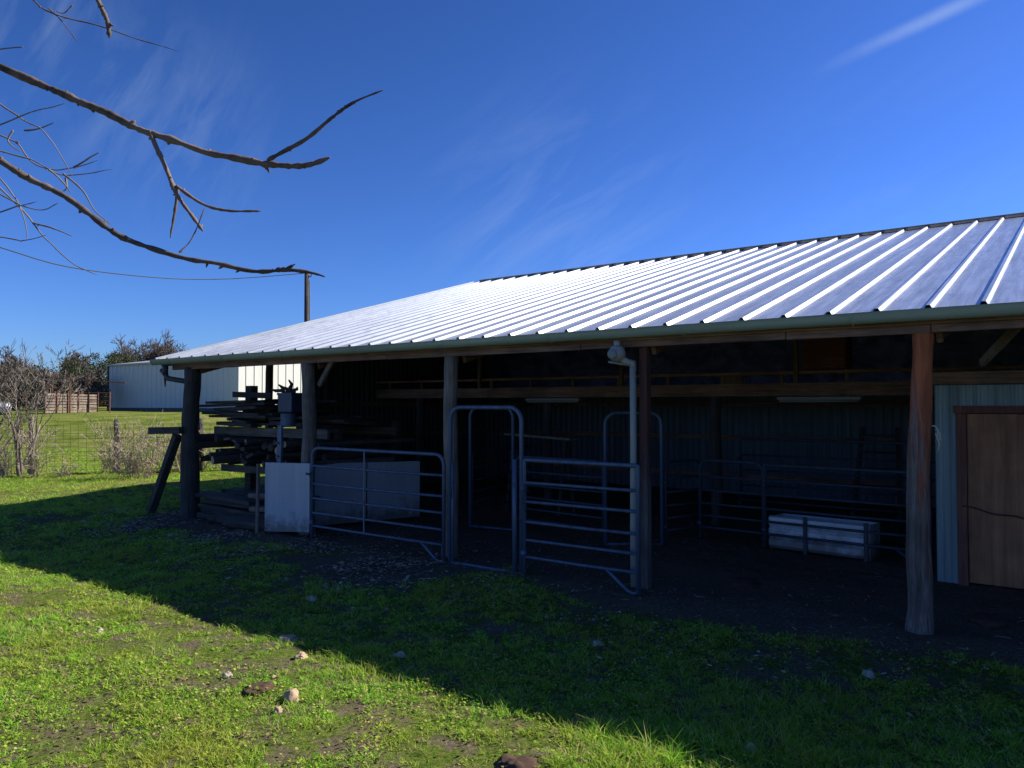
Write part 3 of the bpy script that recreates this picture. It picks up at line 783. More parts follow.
# pale poles near the ground beside the white sheet
for i, (x,y,z,L_,lab) in enumerate(((-9.35,-.05,.47,1.3,'pale peeled pole, uppermost of those by the white sheet'),(-9.1,-.2,.30,1.1,'pale peeled pole with a blunt end, middle one by the white sheet'),(-8.95,-.25,.12,.9,'short grey pole, lowest of those by the white sheet'))):
    mb = MB(); mb.tube([(0,0,0),(L_*.5,.12,.01),(L_,.3,.03)],[.04,.042,.035],10,rough=.12,seed=i+3)
    o = mb.build('pole', M['greypost'], None, smooth=True); o.location = bw(x,y,z); o.rotation_euler = (0,0,ROT)
    tag(o, lab, 'pole', 'pale poles by the white sheet')
for i,(x,y,rz_) in enumerate(((-9.3,-.1,.2),(-9.0,.1,-.3),(-8.9,-.3,.1),(-9.6,.0,.4))):
    mb = MB(); mb.tube([(-.6,0,0),(0,.03,.02),(.6,0,0)],[.07,.085,.075],9,rough=.2,seed=i+40)
    o = mb.build('log', M['log'], None); o.location = bw(x,y,.07+.0*i+(.17 if i==1 else .0)); o.rotation_euler = (0,0,ROT+rz_)
    tag(o, 'dark log lying on the ground beneath the pale poles', 'log', 'logs under the pale poles')
# blue crate with sticks on top of the rack
t = thing('blue_crate', 'blue plastic crate on the upper rack shelf beside the grey log post', 'crate', bw(-9.17,.62,1.765), ROT); t.scale = (.62,.8,.85)
mb = MB(); mb.box((-.28,-.2,0),(.28,.2,.02)); mb.box((-.28,-.2,.02),(.28,-.18,.36)); mb.box((-.28,.18,.02),(.28,.2,.36)); mb.box((-.28,-.18,.02),(-.26,.18,.36)); mb.box((.26,-.18,.02),(.28,.18,.36)); mb.build('bin', M['bucket'], t, bevel=.006)
mb = MB(); mb.box((-.30,-.22,.33),(.30,-.205,.37)); mb.box((-.30,.205,.33),(.30,.22,.37)); mb.box((-.30,-.205,.33),(-.285,.205,.37)); mb.box((.285,-.205,.33),(.30,.205,.37)); mb.build('rim', M['bucket'], t)
for i, (a, l_) in enumerate(((-66,.46),(-44,.36),(-8,.34),(27,.24))):
    mb = MB(); a = R(a); x0 = -.12+.04*i
    pts = [(x0+math.sin(a)*l_*s*1.1, random.uniform(-.05,.05)*s, .24+math.cos(a)*l_*s*1.0+.05*math.sin(s*5)) for s in (0,.35,.7,1)]
    mb.tube(pts,[.032,.034,.028,.012],7,rough=.2,seed=i); o = mb.build('stick', M['stick'], None); o.location = bw(-9.17,.62,1.765); o.rotation_euler = (0,0,ROT)
    tag(o, 'crooked dark stick poking up out of the blue crate', 'stick', 'sticks in the blue crate')
t = thing('metal_can', 'dull metal can on the rack shelf below the blue crate', 'can', bw(-9.02,.42,1.54), ROT)
mb = MB(); mb.lathe([(.001,0),(.12,0),(.125,.02),(.12,.03),(.12,.19),(.125,.2),(.12,.21),(.001,.21)],n=20); mb.build('drum', M['gate'], t, smooth=True)
mb = MB(); mb.tube([(-.12,0,.17),(-.1,-.05,.13),(0,-.13,.1),(.1,-.05,.13),(.12,0,.17)],.005,6); mb.build('handle', M['vane'], t)

# ------------------------------------------------------------------ stones
M['stone'] = flat('tan_limestone', (.40,.28,.18), .9, .3, 14)
M['palestone'] = flat('pale_stone', (.40,.34,.25), .9, .35, 14)
M['dung'] = flat('dried_dung', (.07,.035,.02), .95, .4, 20)
def stone(x, y, wpx, hpx, mat, label, name='stone', cat='stone', group='stones lying in the grass', flatn=.6, seed=0):
    Y = EYE*F/(y-HY); X = (x-512)/F*Y; w = wpx/F*Y; h_ = hpx/F*Y
    mb = MB(); n = 26; m_ = 15
    for i in range(m_):
        ph = math.pi*i/(m_-1)
        for j in range(n):
            th = 2*math.pi*j/n; d = Vector((math.sin(ph)*math.cos(th), math.sin(ph)*math.sin(th), math.cos(ph)))
            k_ = 1+.38*mnoise.noise(d*1.3+Vector((seed*3.1,0,0)))+.2*mnoise.noise(d*3.5+Vector((seed,2,0)))+(.35*mnoise.noise(d*6+Vector((seed,0,1))) if name=='dung_pat' else 0)
            mb.v.append((d.x*w/2*k_, d.y*w/2*k_*.8, d.z*h_/2*k_*1.1))
    for i in range(m_-1):
        for j in range(n):
            a = i*n+j; b_ = i*n+(j+1)%n; mb.f.append((a,a+n,b_+n,b_)); mb.m.append(0)
    o = mb.build(name, M[mat], None, smooth=(seed%2==0)); o.location = (X,Y,g1(X,Y)+h_*.14); o.rotation_euler = (0,0,seed)
    return tag(o, label, cat, group)
stone(293,700,18,16,'stone','rounded tan stone, the largest one in the sunlit grass',seed=2)
stone(280,713,9,8,'stone','small tan stone just left below the largest stone',seed=4)
stone(303,659,14,9,'stone','tan stone just inside the sunlight near the shadow edge',seed=1)
stone(289,641,20,7,'stone','flat tan stone lying in shade at the shadow edge',seed=3)
stone(230,677,10,7,'palestone','small pale stone left of the largest stone in the sun',seed=6)
stone(103,631,8,6,'palestone','small pale stone at the far left of the sunlit grass',seed=5)
stone(400,657,14,7,'palestone','pale flat stone just beyond the shadow edge in mid yard',seed=7)
stone(597,642,13,6,'palestone','pale flat stone in shaded grass in front of the closed gate',seed=8)
stone(637,694,12,6,'palestone','pale stone in shade below the closed gate, nearer the camera',seed=9)
stone(748,750,13,12,'palestone','pale upright stone in shade by the lower shadow edge',seed=10)
stone(866,670,14,7,'palestone','pale stone in the grass left of the cedar post foot',seed=11)
stone(312,598,13,5,'palestone','long pale stone in shade in front of the white sheet',seed=12)
stone(276,679,8,5,'stone','small brown stone above the largest stone',seed=14)
for x,y,w_,h_,l_ in ((518,767,44,11,'dark brown dung pat at the bottom edge of the picture'),(262,690,34,6,'dry brown dung left of the largest stone'),(742,583,34,8,'dark dung heap on the barn floor'),(988,622,42,9,'dark dung heap right of the cedar post foot')):
    stone(x,y,w_,h_,'dung',l_,'dung_pat','dung','dung pats',seed=x)

# ------------------------------------------------------------------ bare trees and shrubs
def grow(mb, p, d, L, r, depth, rnd, spread=.6, seg=4, up=.15, n=4, kids=(2,4), shrink=.62, minr=.002):
    pts = [p]; rad = [r]; q = p.copy(); dd = d.copy()
    for i in range(seg):
        dd = (dd + Vector((rnd.uniform(-1,1),rnd.uniform(-1,1),rnd.uniform(-.6,1)+up))*.16*spread*1.6).normalized()
        q = q + dd*(L/seg); pts.append(q.copy()); rad.append(max(minr, r*(1-.6*(i+1)/seg)))
    mb.tube(pts, rad, n if r > .02 else 3, caps=False)
    if depth <= 0: return
    for k_ in range(rnd.randint(*kids)):
        i = rnd.randint(1, seg); 
        s = Vector((rnd.uniform(-1,1),rnd.uniform(-1,1),rnd.uniform(-.4,1))).normalized()
        nd = (dd*(1-spread*.5)+s*spread).normalized()
        grow(mb, pts[i].copy(), nd, L*shrink*rnd.uniform(.7,1.2), max(minr, rad[i]*.62), depth-1, rnd, spread, max(3,seg-1), up, n, kids, shrink, minr)
def bare_tree(X, Y, H, label, group, seed, mat='twig', stems=1, depth=4, spread=.6, minr=.004, r=.07, kids=(3,4), name='bare_tree', cat='tree', lean=.0, first=.4):
    rnd = random.Random(seed); z = g1(X,Y)
    t = thing(name, label, cat, (X,Y,z), 0, group)
    tr = MB(); cr = MB()
    for s in range(stems):
        base = Vector((rnd.uniform(-.12,.12)*stems*.5,rnd.uniform(-.12,.12)*stems*.5,-.1)) if stems > 1 else Vector((0,0,-.1))
        d = Vector((rnd.uniform(-.3,.3)+lean,rnd.uniform(-.3,.3),1)).normalized(); pts=[base]; rad=[r]
        q = base.copy(); dd = d.copy(); hh = H*first*rnd.uniform(.8,1.2)
        for i in range(5):
            dd = (dd+Vector((rnd.uniform(-1,1),rnd.uniform(-1,1),.3))*.13).normalized(); q = q+dd*(hh/5+.02); pts.append(q.copy()); rad.append(r*(1-.10*(i+1)))
        tr.tube(pts, rad, 7, rough=.2, seed=seed)
        for k_ in range(rnd.randint(3,5)):
            i = rnd.choice((2,3,4,5,5)); s_ = Vector((rnd.uniform(-1,1),rnd.uniform(-1,1),rnd.uniform(.1,1))).normalized()
            grow(cr, pts[i].copy(), (dd*.55+s_*.75).normalized(), H*.36*rnd.uniform(.8,1.1), rad[i]*.62, depth, rnd, spread, 4, .15, 4, kids, .64, minr)
    tr.build('trunk', M[mat], t, smooth=True); cr.build('crown', M[mat], t)
    return t
P = px(14,475,20.0)
bare_tree(P.x, 20.0, 3.3, 'bare multi-stemmed tree with dense twigs at the left edge by the wire fence', None, 5, stems=4, depth=4, minr=.006, r=.05, kids=(2,3))
P = px(-26,475,20.3)
bare_tree(P.x, 20.3, 3.5, 'bare tree half outside the left edge behind the fence', None, 8, stems=2, depth=4, minr=.006, r=.07, kids=(2,3))
def shrub(X, Y, H, W, n, label, seed, mat='tan', group='leafless shrubs along the wire fence', name='bare_shrub', minr=.004):
    rnd = random.Random(seed); t = thing(name, label, 'shrub', (X,Y,g1(X,Y)), 0, group); mb = MB()
    for i in range(n):
        a = rnd.uniform(0,2*math.pi); l = rnd.uniform(.25,1)
        d = Vector((math.cos(a)*l*W/H, math.sin(a)*l*W/H*.6, 1)).normalized()
        grow(mb, Vector((rnd.uniform(-.25,.25)*W,rnd.uniform(-.2,.2)*W,-.05)), d, H*rnd.uniform(.3,.8), .010, 3, rnd, .85, 4, -.05, 3, (2,4), .55, minr)
    mb.build('stems', M[mat], t); return t
P = px(138,478,19.3); shrub(P.x,19.3,1.35,1.5,40,'wide tan leafless shrub right of the fence post with arching stems',3)
P = px(112,476,20.8); shrub(P.x,20.8,1.6,.8,20,'narrow leafless shrub growing around the wooden fence post',14)
P = px(175,476,21.3); shrub(P.x,21.3,1.4,1.4,30,'tan leafless shrub partly hidden behind the corner post of the barn',4)
P = px(212,476,22.0); shrub(P.x,22.0,1.3,1.3,20,'tan leafless shrub seen through the lumber rack',44)
P = px(36,476,19.8); shrub(P.x,19.8,1.4,.5,18,'tangle of bare vine stems around the left fence post',6)
P = px(66,477,19.9); shrub(P.x,19.9,.5,.6,12,'small low tuft of bare stems between the two fence posts',9)
P = px(4,477,19.5); shrub(P.x,19.5,1.3,.7,18,'bare brush at the foot of the left-edge tree',16)

# wire fence
fa, fb = Vector((-19,19.6,0)), Vector((-4.5,22.4,0)); fd = (fb-fa); fl = fd.length
fence = thing('wire_fence', 'square-mesh wire field fence on rough wooden posts beyond the yard', 'fence', fa, math.atan2(fd.y,fd.x))
mb = MB()
for z in np.arange(.08,1.35,.125):
    pts = []
    for i in range(31):
        s = fl*i/30; w_ = fa+fd*(i/30); pts.append((s,0,g1(w_.x,w_.y)+z+.012*math.sin(i*1.7+z*5)))
    mb.tube(pts, .0045, 3, caps=False)
s = 0
while s < fl:
    w_ = fa+fd*(s/fl); z = g1(w_.x,w_.y); mb.tube([(s,0,z+.05),(s+random.uniform(-.02,.02),0,z+1.32)], .004, 3, caps=False); s += .20
mb.build('wire_mesh', M['wire'], fence)
for xp in (-80,-32,28,106,186,262):
    Yp = 20.6; X = (xp-512)/F*Yp; s = (X-fa.x)/(fd.x)*fl; w_ = fa+fd*(s/fl)
    if s < 0: continue
    mb = MB(); z = g1(w_.x,w_.y); r_ = random.uniform(.06,.085)
    mb.tube([(s,0.05,z-.1),(s+.02,.05,z+.7),(s-.01,.05,z+random.uniform(1.45,1.65))],[r_*1.1,r_,r_*.85],9,rough=.3,seed=xp); mb.build('fence_post', M['darkpost'] if xp!=28 else M['greypost'], fence, smooth=True)

# ------------------------------------------------------------------ far field: pens, trailer, shed, trees
def pen(X0, Y0, X1, Y1, label, boards_=True):
    a, b_ = Vector((X0,Y0,0)), Vector((X1,Y1,0)); d = b_-a; L = d.length; z = g1(X0,Y0)
    t = thing('pen_fence', label, 'fence', (X0,Y0,z), math.atan2(d.y,d.x), 'pen fences in the far field')
    n = int(L/1.7)
    for i in range(n+1):
        mb = MB(); mb.tube([(L*i/n,0,-.2),(L*i/n,0,1.75)],.06,6); mb.build('post', M['rust'], t)
    if boards_:
        for k_ in range(7):
            mb = MB(); mb.beam((0,.09,.15+k_*.22),(L,.09,.15+k_*.22),.03,.16); mb.build('board', M['pen'], t)
    else:
        for k_ in range(5):
            mb = MB(); mb.tube([(0,.08,.3+k_*.33),(L,.08,.3+k_*.33)],.03,6); mb.build('rail', M['rust'], t)
pen(-34.4,56,-35.4,65,'weathered board pen fence beyond the field, left of the big shed')
pen(-39.6,62,-33.6,63.5,'rusty pipe pen fence with tall posts crossing in front of the trees',False)
# pipe entrance frame
t = thing('pipe_gateway', 'tall rusty pipe gateway with thin top bar above the pens', 'gateway', (-34.5,59,g1(-34.5,59)), 0)
mb = MB(); mb.tube([(-1.2,0,-.2),(-1.2,0,3.1)],.06,6); mb.build('post', M['rust'], t)
mb = MB(); mb.tube([(.2,0,-.2),(.2,0,3.1)],.06,6); mb.build('post', M['rust'], t)
mb = MB(); mb.tube([(-1.6,0,2.75),(4.5,0,2.35)],.05,6); mb.build('top_bar', M['rust'], t)
# white trailer beyond the pens
t = thing('white_trailer', 'small white livestock trailer standing beyond the pens', 'trailer', (-56.5,92,g1(-56.5,92)+.05), .2); t.scale = (.8,.8,1.3)
mb = MB(); mb.box((-1.4,-1,.6),(1.6,1,2.1)); mb.add([(-1.4,-1,2.1),(1.6,-1,2.1),(1.6,1,2.1),(-1.4,1,2.1),(-1.2,-.6,2.35),(1.4,-.6,2.35),(1.4,.6,2.35),(-1.2,.6,2.35)],[(4,5,6,7),(0,1,5,4),(1,2,6,5),(2,3,7,6),(3,0,4,7)]); mb.build('body', M['white'], t, bevel=.04)
for sx_ in (-.4,.5):
    for sy_ in (-1.02,1.02):
        mb = MB(); mb.tube([(sx_,sy_-.1,.35),(sx_,sy_+.1,.35)],.35,14); mb.build('wheel', M['cable'], t)
mb = MB(); mb.beam((-1.4,0,.62),(-2.6,0,.5),.1,.1); mb.build('drawbar', M['vane'], t)
t = thing('white_tank', 'low white tank lying in the far field at the left edge', 'tank', (-37.4,55,g1(-37.4,55)), .1)
mb = MB(); mb.tube([(-1.2,0,.5),(-1.1,0,.5),(.9,0,.5),(1.0,0,.5)],[.25,.45,.45,.25],14); mb.build('tank_body', M['white'], t, smooth=True)
mb = MB(); mb.box((-.8,-.3,-.05),(-.6,.3,.12)); mb.box((.4,-.3,-.05),(.6,.3,.12)); mb.build('cradle', M['vane'], t)

# big metal shed
cz = g1(-25.2,70)-.1
A = Vector((-44.6,84)); Cn = Vector((-25.2,70)); d = (Cn-A); Ls = d.length
shed = thing('metal_shed', 'big pale ribbed metal shed standing beyond the fence', 'shed', (A.x,A.y,cz), math.atan2(d.y,d.x))
def ribwall(name, p, q, z1, z2, mat, par):
    p, q = Vector(p), Vector(q); L = (q-p).length; dd = (q-p)/L; nn = Vector((dd.y,-dd.x)); mb = MB(); n = int(L/.9); prof=[]
    for i in range(n):
        s = i*.9; prof += [(s,0),(s+.74,0),(s+.78,.05),(s+.86,.05)]
    prof.append((L,0))
    for s, o_ in prof:
        t_ = s/L; P_ = p+dd*s+nn*o_; mb.v += [(P_.x,P_.y,0),(P_.x,P_.y,z1+(z2-z1)*t_)]
    for i in range(len(prof)-1): mb.f.append((2*i,2*i+2,2*i+3,2*i+1)); mb.m.append(0)
    return mb.build(name, mat, par)
W_, HS = 16.0, 5.15
ribwall('wall', (0,0), (Ls,0), HS, HS, M['shedblue'], shed)['label'] = 'shaded long side facing the field'
ribwall('wall', (Ls,0), (Ls,W_), HS, HS, M['shedblue'], shed)['label'] = 'cream sunlit end'
ribwall('wall', (Ls,W_), (0,W_), HS, HS, M['shedblue'], shed); ribwall('wall', (0,W_), (0,0), HS, HS, M['shedblue'], shed)
mb = MB(); h2 = HS+1.2
mb.add([(-.2,-.25,HS),(Ls+.2,-.25,HS),(Ls+.2,W_/2,h2),(-.2,W_/2,h2),(Ls+.2,W_+.25,HS),(-.2,W_+.25,HS)],[(0,1,2,3),(3,2,4,5),(0,3,5),(1,4,2)])
mb.add([(-.2,-.25,HS-.15),(Ls+.2,-.25,HS-.15),(Ls+.2,-.25,HS+.02),(-.2,-.25,HS+.02)],[(0,1,2,3)])
mb.build('roof', M['shedroof'], shed)
mb = MB(); mb.box((-.1,-.12,0),(.06,.1,HS)); mb.build('corner_trim', M['vane'], shed)
mb = MB(); mb.box((.1,-.10,-.1),(Ls,-.06,.45)); mb.build('base_strip', M['vane'], shed)  # dark strip along the foot of the long wall

# utility pole and wire
P = px(306,300,38); t = thing('utility_pole', 'slim dark wooden utility pole rising beyond the barn roof', 'utility pole', (P.x,38,g1(P.x,38)), 0)
top = 8.6-g1(P.x,38)
mb = MB(); mb.tube([(0,0,-.3),(.02,0,top*.5),(0,0,top)],[.15,.135,.115],10); mb.build('pole', M['darkpost'], t, smooth=True)
mb = MB(); mb.tube([(-.12,0,top-.12),(-.3,0,top-.15),(-.3,0,top-.02)],.03,6); mb.tube([(.1,0,top-.3),(.22,0,top-.3),(.22,0,top-.18)],.03,6); mb.build('insulator', M['vane'], t)
mb = MB(); mb.tube([(.14,0,top-.5),(.16,0,top-2.5)],.02,6); mb.build('conduit', M['lamp'], t)
pts = []
ctrl = [(-140,205,22),(0,247,25),(50,264,27),(100,272,29),(170,279,33),(230,279,35.5),(300,273,38)]
for i in range(len(ctrl)-1):
    for s in (0,.33,.66):
        a, b_ = ctrl[i], ctrl[i+1]; pts.append([a[j]+(b_[j]-a[j])*s for j in range(3)])
pts.append(ctrl[-1]); 
for _ in range(2): pts = [pts[0]]+[[(pts[i-1][j]+2*pts[i][j]+pts[i+1][j])/4 for j in range(3)] for i in range(1,len(pts)-1)]+[pts[-1]]
mb = MB(); mb.tube([px(*p) for p in pts], .02, 5); tag(mb.build('overhead_wire', M['cable'], None), 'thin black overhead wire sagging from the left to the utility pole', 'wire')

# tree line
def crown_tree(X, Y, H, W, label, seed, mat='oak', dens=1.0, leaf=.33):
    rnd = random.Random(seed); z = g1(X,Y); t = thing('oak_tree', label, 'tree', (X,Y,z), 0, 'evergreen trees of the far tree line')
    tr = MB(); tr.tube([(0,0,-.3),(.1,0,H*.2),(.0,.1,H*.42)],[.32,.25,.18],8,rough=.2,seed=seed)
    V = []; n = 0
    r2 = np.random.RandomState(seed); cl = []
    for i in range(int(48*dens)):
        a = rnd.uniform(0,2*math.pi); e_ = rnd.uniform(-.95,1); rr = rnd.uniform(.45,1)
        c_ = Vector((math.cos(a)*W/2*rr*math.sqrt(max(.1,1-e_*e_*.7)), math.sin(a)*W/2*rr*.8, H*.58+e_*H*.36)); cl.append(c_)
    tr.tube([(0,.1,H*.4),cl[0]*.8],[.16,.05],5); 
    for c_ in cl[::3]:
        tr.tube([(0,.05,H*rnd.uniform(.25,.42)), (c_*.5+Vector((0,0,H*.22))), c_],[.12,.07,.03],5,caps=False)
    tr.build('trunk', M['fartwig'], t)
    cs = np.array([list(c_) for c_ in cl]); rad = r2.uniform(.5,1.15,len(cl))*W*.13
    per = int(170*dens); idx = np.repeat(np.arange(len(cl)), per); m_ = len(idx)
    dirs = r2.randn(m_,3); dirs /= np.linalg.norm(dirs,axis=1)[:,None]; rr = r2.rand(m_)**.5
    Pp = cs[idx]+dirs*(rad[idx]*rr*1.15)[:,None]*np.array([1.25,1.1,.8])
    a1 = r2.randn(m_,3); a1 /= np.linalg.norm(a1,axis=1)[:,None]; a2 = np.cross(a1, r2.randn(m_,3)); a2 /= np.linalg.norm(a2,axis=1)[:,None]
    s_ = leaf*(.35+.65*r2.rand(m_))[:,None]*.5
    Q_ = np.stack([Pp-a1*s_, Pp-a2*s_*.6, Pp+a1*s_, Pp+a2*s_*.6],1)
    o = tri_object('crown', Q_.reshape(-1,3), np.arange(m_)[:,None]*4+np.arange(4), M[mat]); o.parent = t
    return t
FT = 'bare trees of the far tree line'
spec = [  # px x, px top y, distance, kind, width
 (34,366,88,'e',9,'round olive-brown oak above the white trailer'),
 (12,372,84,'e',8,'low olive oak at the left edge of the tree line'),
 (66,378,92,'e',9,'dull oak in the middle of the far tree line'),
 (93,360,95,'e',9,'darkest evergreen oak touching the left end of the big shed'),
 (112,352,104,'e',8,'dark oak behind the left corner of the big shed'),
 (-20,368,90,'e',10,'oak outside the left edge of the tree line'),
 (75,354,100,'b',8,'tall pale bare tree between the oaks left of the shed'),
 (140,336,108,'b',12,'wide bare tree rising above the big shed roof'),
 (164,344,112,'b',8,'smaller bare tree at the right above the shed roof'),
 (52,370,86,'b',7,'low bare tree behind the pens'),
 (18,352,90,'b',8,'bare tree behind the left-edge brush'),
 (88,372,80,'b',6,'low bare brushwood tree in front of the darkest oak'),
]
for i,(xp,yt,Y,kind,W,lab) in enumerate(spec):
    X = (xp-512)/F*Y; z = g1(X,Y); H = EYE+(HY-yt)/F*Y-z
    if kind == 'e': crown_tree(X,Y,H,W,lab,100+i,'oak' if xp>80 else 'olive')
    else: bare_tree(X,Y,H*1.0,lab,FT,200+i,mat='fartwig',stems=2,depth=4,spread=.75,minr=.03,r=.16,kids=(4,5))
# a far, low wood closing the horizon
n = 60000; wx = rs.uniform(-260,260,n); wy = 190+rs.rand(n)*25; top_ = 3.5+4.5*vnoise(wx,wy*0,.06,88)+2.5*vnoise(wx,wy*0,.25,89)
wz = 1.0+top_*rs.rand(n)**.7
a1 = rs.randn(n,3); a1 /= np.linalg.norm(a1,axis=1)[:,None]; a2 = np.cross(a1, rs.randn(n,3)); a2 /= np.linalg.norm(a2,axis=1)[:,None]
Pp = np.stack([wx,wy,wz],-1); s_ = (.5+.6*rs.rand(n))[:,None]
o = tri_object('distant_wood', np.stack([Pp-a1*s_,Pp-a2*s_*.7,Pp+a1*s_,Pp+a2*s_*.7],1).reshape(-1,3), np.arange(n)[:,None]*4+np.arange(4), M['olive'])
tag(o, 'far-off low wood closing the horizon', 'wood', kind='stuff')

# ------------------------------------------------------------------ near tree: its trunk stands left of the frame, limbs reach in
def smooth_path(pts, sub=5):
    P = [Vector(p) for p in pts]; out = []
    for i in range(len(P)-1):
        p0 = P[max(i-1,0)]; p1 = P[i]; p2 = P[i+1]; p3 = P[min(i+2,len(P)-1)]
        for k_ in range(sub):
            t = k_/sub
            out.append(.5*((2*p1)+(-p0+p2)*t+(2*p0-5*p1+4*p2-p3)*t*t+(-p0+3*p1-3*p2+p3)*t**3))
    out.append(P[-1]); return out
tree = thing('bare_branch_tree', 'bare tree whose knobbly limbs reach in from the left above the camera view', 'tree', (-4.6,3.4,g1(-4.6,3.4)), 0)
TO = Vector((-4.6,3.4,g1(-4.6,3.4)))
def limb(ctrl, w0, w1, Y=None, name='branch', parent=tree, pre=None, knobs=.25, seed=0, mat='bark'):
    rnd = random.Random(seed); Yr = ctrl[0][2]; pts = [px(*c_)-TO for c_ in ctrl]
    if pre:
        q0 = Vector(ctrl[0][:2]); q1 = Vector(ctrl[1][:2]); dd = (q0-q1).normalized(); Y0 = ctrl[0][2]
        ex = [px(q0.x+dd.x*e_, q0.y+dd.y*e_*k_, Y0+.0005*e_)-TO for e_, k_ in ((330,.7),(150,1.0))]
        pts = ([Vector(pre[0])-TO] if parent is tree else [])+ex+pts
    sp = smooth_path(pts, 9); n = len(sp); rad = []
    for i in range(n):
        q_ = sp[i]*5.5+Vector((seed,0,0)); sp[i] = sp[i]+Vector((mnoise.noise(q_),mnoise.noise(q_+Vector((9,0,0))),mnoise.noise(q_+Vector((0,9,0)))))*.55*(w0/F*Yr) if i > 0 else sp[i]
    for i in range(n):
        t = i/(n-1); r = (w0+(w1-w0)*t)*1.08/2/F*Yr
        r *= 1+knobs*mnoise.noise(Vector((t*n*.55,seed*1.7,0)))*2.2
        if t > .93: r *= 1-.7*(t-.93)/.07
        rad.append(r)
    mb = MB(); mb.tube(sp, rad, 9, rough=.2, seed=seed)
    # buds and spur knobs
    for i in range(3, n-1, 3):
        d = Vector((rnd.uniform(-1,1),rnd.uniform(-.3,.3),rnd.uniform(-1,1))).normalized(); L = rad[i]*rnd.uniform(1.05,1.8)*(2.0 if rnd.random() < .08 else 1)
        mb.tube([sp[i], sp[i]+d*L*.6, sp[i]+d*L],[rad[i]*.75,rad[i]*.55,rad[i]*.2],6)
    return mb.build(name, M[mat], parent, smooth=True)
mb = MB(); mb.tube([(0,0,-.2),(.05,.0,.7),(.0,.05,1.5),(.15,.0,2.3),(.1,.1,3.4),(.2,.1,4.6)],[.2,.16,.14,.12,.085,.05],14,rough=.2); mb.build('trunk', M['bark'], tree, smooth=True)
limb([(0,66,3.0),(40,84,3.0),(75,97,2.98),(118,115,2.95),(150,131,2.92),(205,150,2.9),(265,160,2.88),(300,165,2.87),(329,157,2.86)],7.5,5.5,pre=[(-4.45,3.4,2.4),(-3.4,3.2,2.95)],seed=1)
limb([(266,159,2.88),(300,140,2.86),(330,115,2.85),(352,100,2.84),(383,87,2.83)],4.2,1.6,seed=2,name='branch')
limb([(147,130,2.92),(158,155,2.9),(172,188,2.88),(190,212,2.87),(201,230,2.86)],5,3,seed=3)
limb([(174,186,2.88),(172,210,2.9),(169,237,2.9)],4,1.2,seed=4)
limb([(174,184,2.88),(200,202,2.86),(228,209,2.85),(260,210,2.84)],3,2,seed=5)
limb([(250,158,2.88),(262,165,2.88),(268,171,2.88)],4,2,seed=6)
limb([(0,162,2.75),(30,180,2.75),(60,195,2.75),(92,217,2.74),(125,237,2.73),(190,258,2.72),(240,268,2.71),(290,270,2.70),(322,278,2.70)],7.5,3.2,pre=[(-4.5,3.45,2.2),(-3.3,3.0,2.62)],seed=7)
limb([(276,270,2.7),(286,268,2.7),(295,263,2.7)],4,1.5,seed=8)
limb([(178,252,2.72),(190,238,2.74),(203,205,2.76)],1.6,.8,seed=9)
limb([(88,-14,2.6),(96,2,2.6),(103,18,2.6),(104,33,2.6)],4.5,4,pre=[(-4.4,3.5,4.2),(-2.6,2.9,4.2)],seed=10)
limb([(20,-12,3.2),(36,2,3.2),(60,12,3.2),(90,20,3.2),(130,33,3.2),(175,48,3.2)],2.2,.8,pre=[(-4.4,3.5,4.3)],seed=11)
limb([(42,3,3.2),(56,16,3.2),(72,37,3.2)],1.3,.7,seed=12)
limb([(66,0,3.2),(58,8,3.2),(50,6,3.2)],1.3,.7,seed=13)
# thinner tree farther left, only its fine twigs reach into view
t2 = thing('fine_twig_tree', 'thin bare tree at the left edge, only its fine twigs showing against the sky', 'tree', (-8.6,8,g1(-8.6,8)), 0)
TO = Vector((-8.6,8,g1(-8.6,8)))
mb = MB(); mb.tube([(0,0,-.2),(.1,.1,1.5),(.05,.1,3),(.2,0,4.4),(.15,0,5.6)],[.13,.11,.09,.06,.03],10,rough=.15); mb.build('trunk', M['bark'], t2, smooth=True)
tw = [[(0,120),(30,108),(62,101)],[(0,105),(20,118),(40,130),(55,150),(70,175)],[(0,150),(30,158),(55,172),(80,172),(110,168)],[(0,135),(12,140),(28,160),(50,168),(75,165),(95,158)],
      [(45,168),(60,180),(68,192)],[(0,195),(20,205),(40,208),(56,202)],[(0,182),(14,200),(22,222),(24,238)],[(0,190),(25,215),(45,240),(70,262),(97,275)],[(0,237),(20,240),(45,234)],
      [(60,172),(80,190),(92,208),(110,225)],[(8,128),(4,140),(16,150)],[(20,128),(36,126),(50,120)],[(70,166),(86,156),(96,150)],[(62,176),(64,186),(60,190)],[(0,210),(12,206),(34,200)],[(30,222),(52,228),(70,236)],[(0,44),(14,42)]]
for i, c_ in enumerate(tw):
    Y_ = 7.6+(i%4)*.15
    pre = None
    if c_[0][0] == 0: q = px(-90, c_[0][1]+10, Y_); pre = [(-8.5,8,q.z-.2),q]
    limb([(a,b_,Y_) for a,b_ in c_], 1.9, .7, name='twig', parent=t2, pre=pre, knobs=.1, seed=30+i, mat='twig')

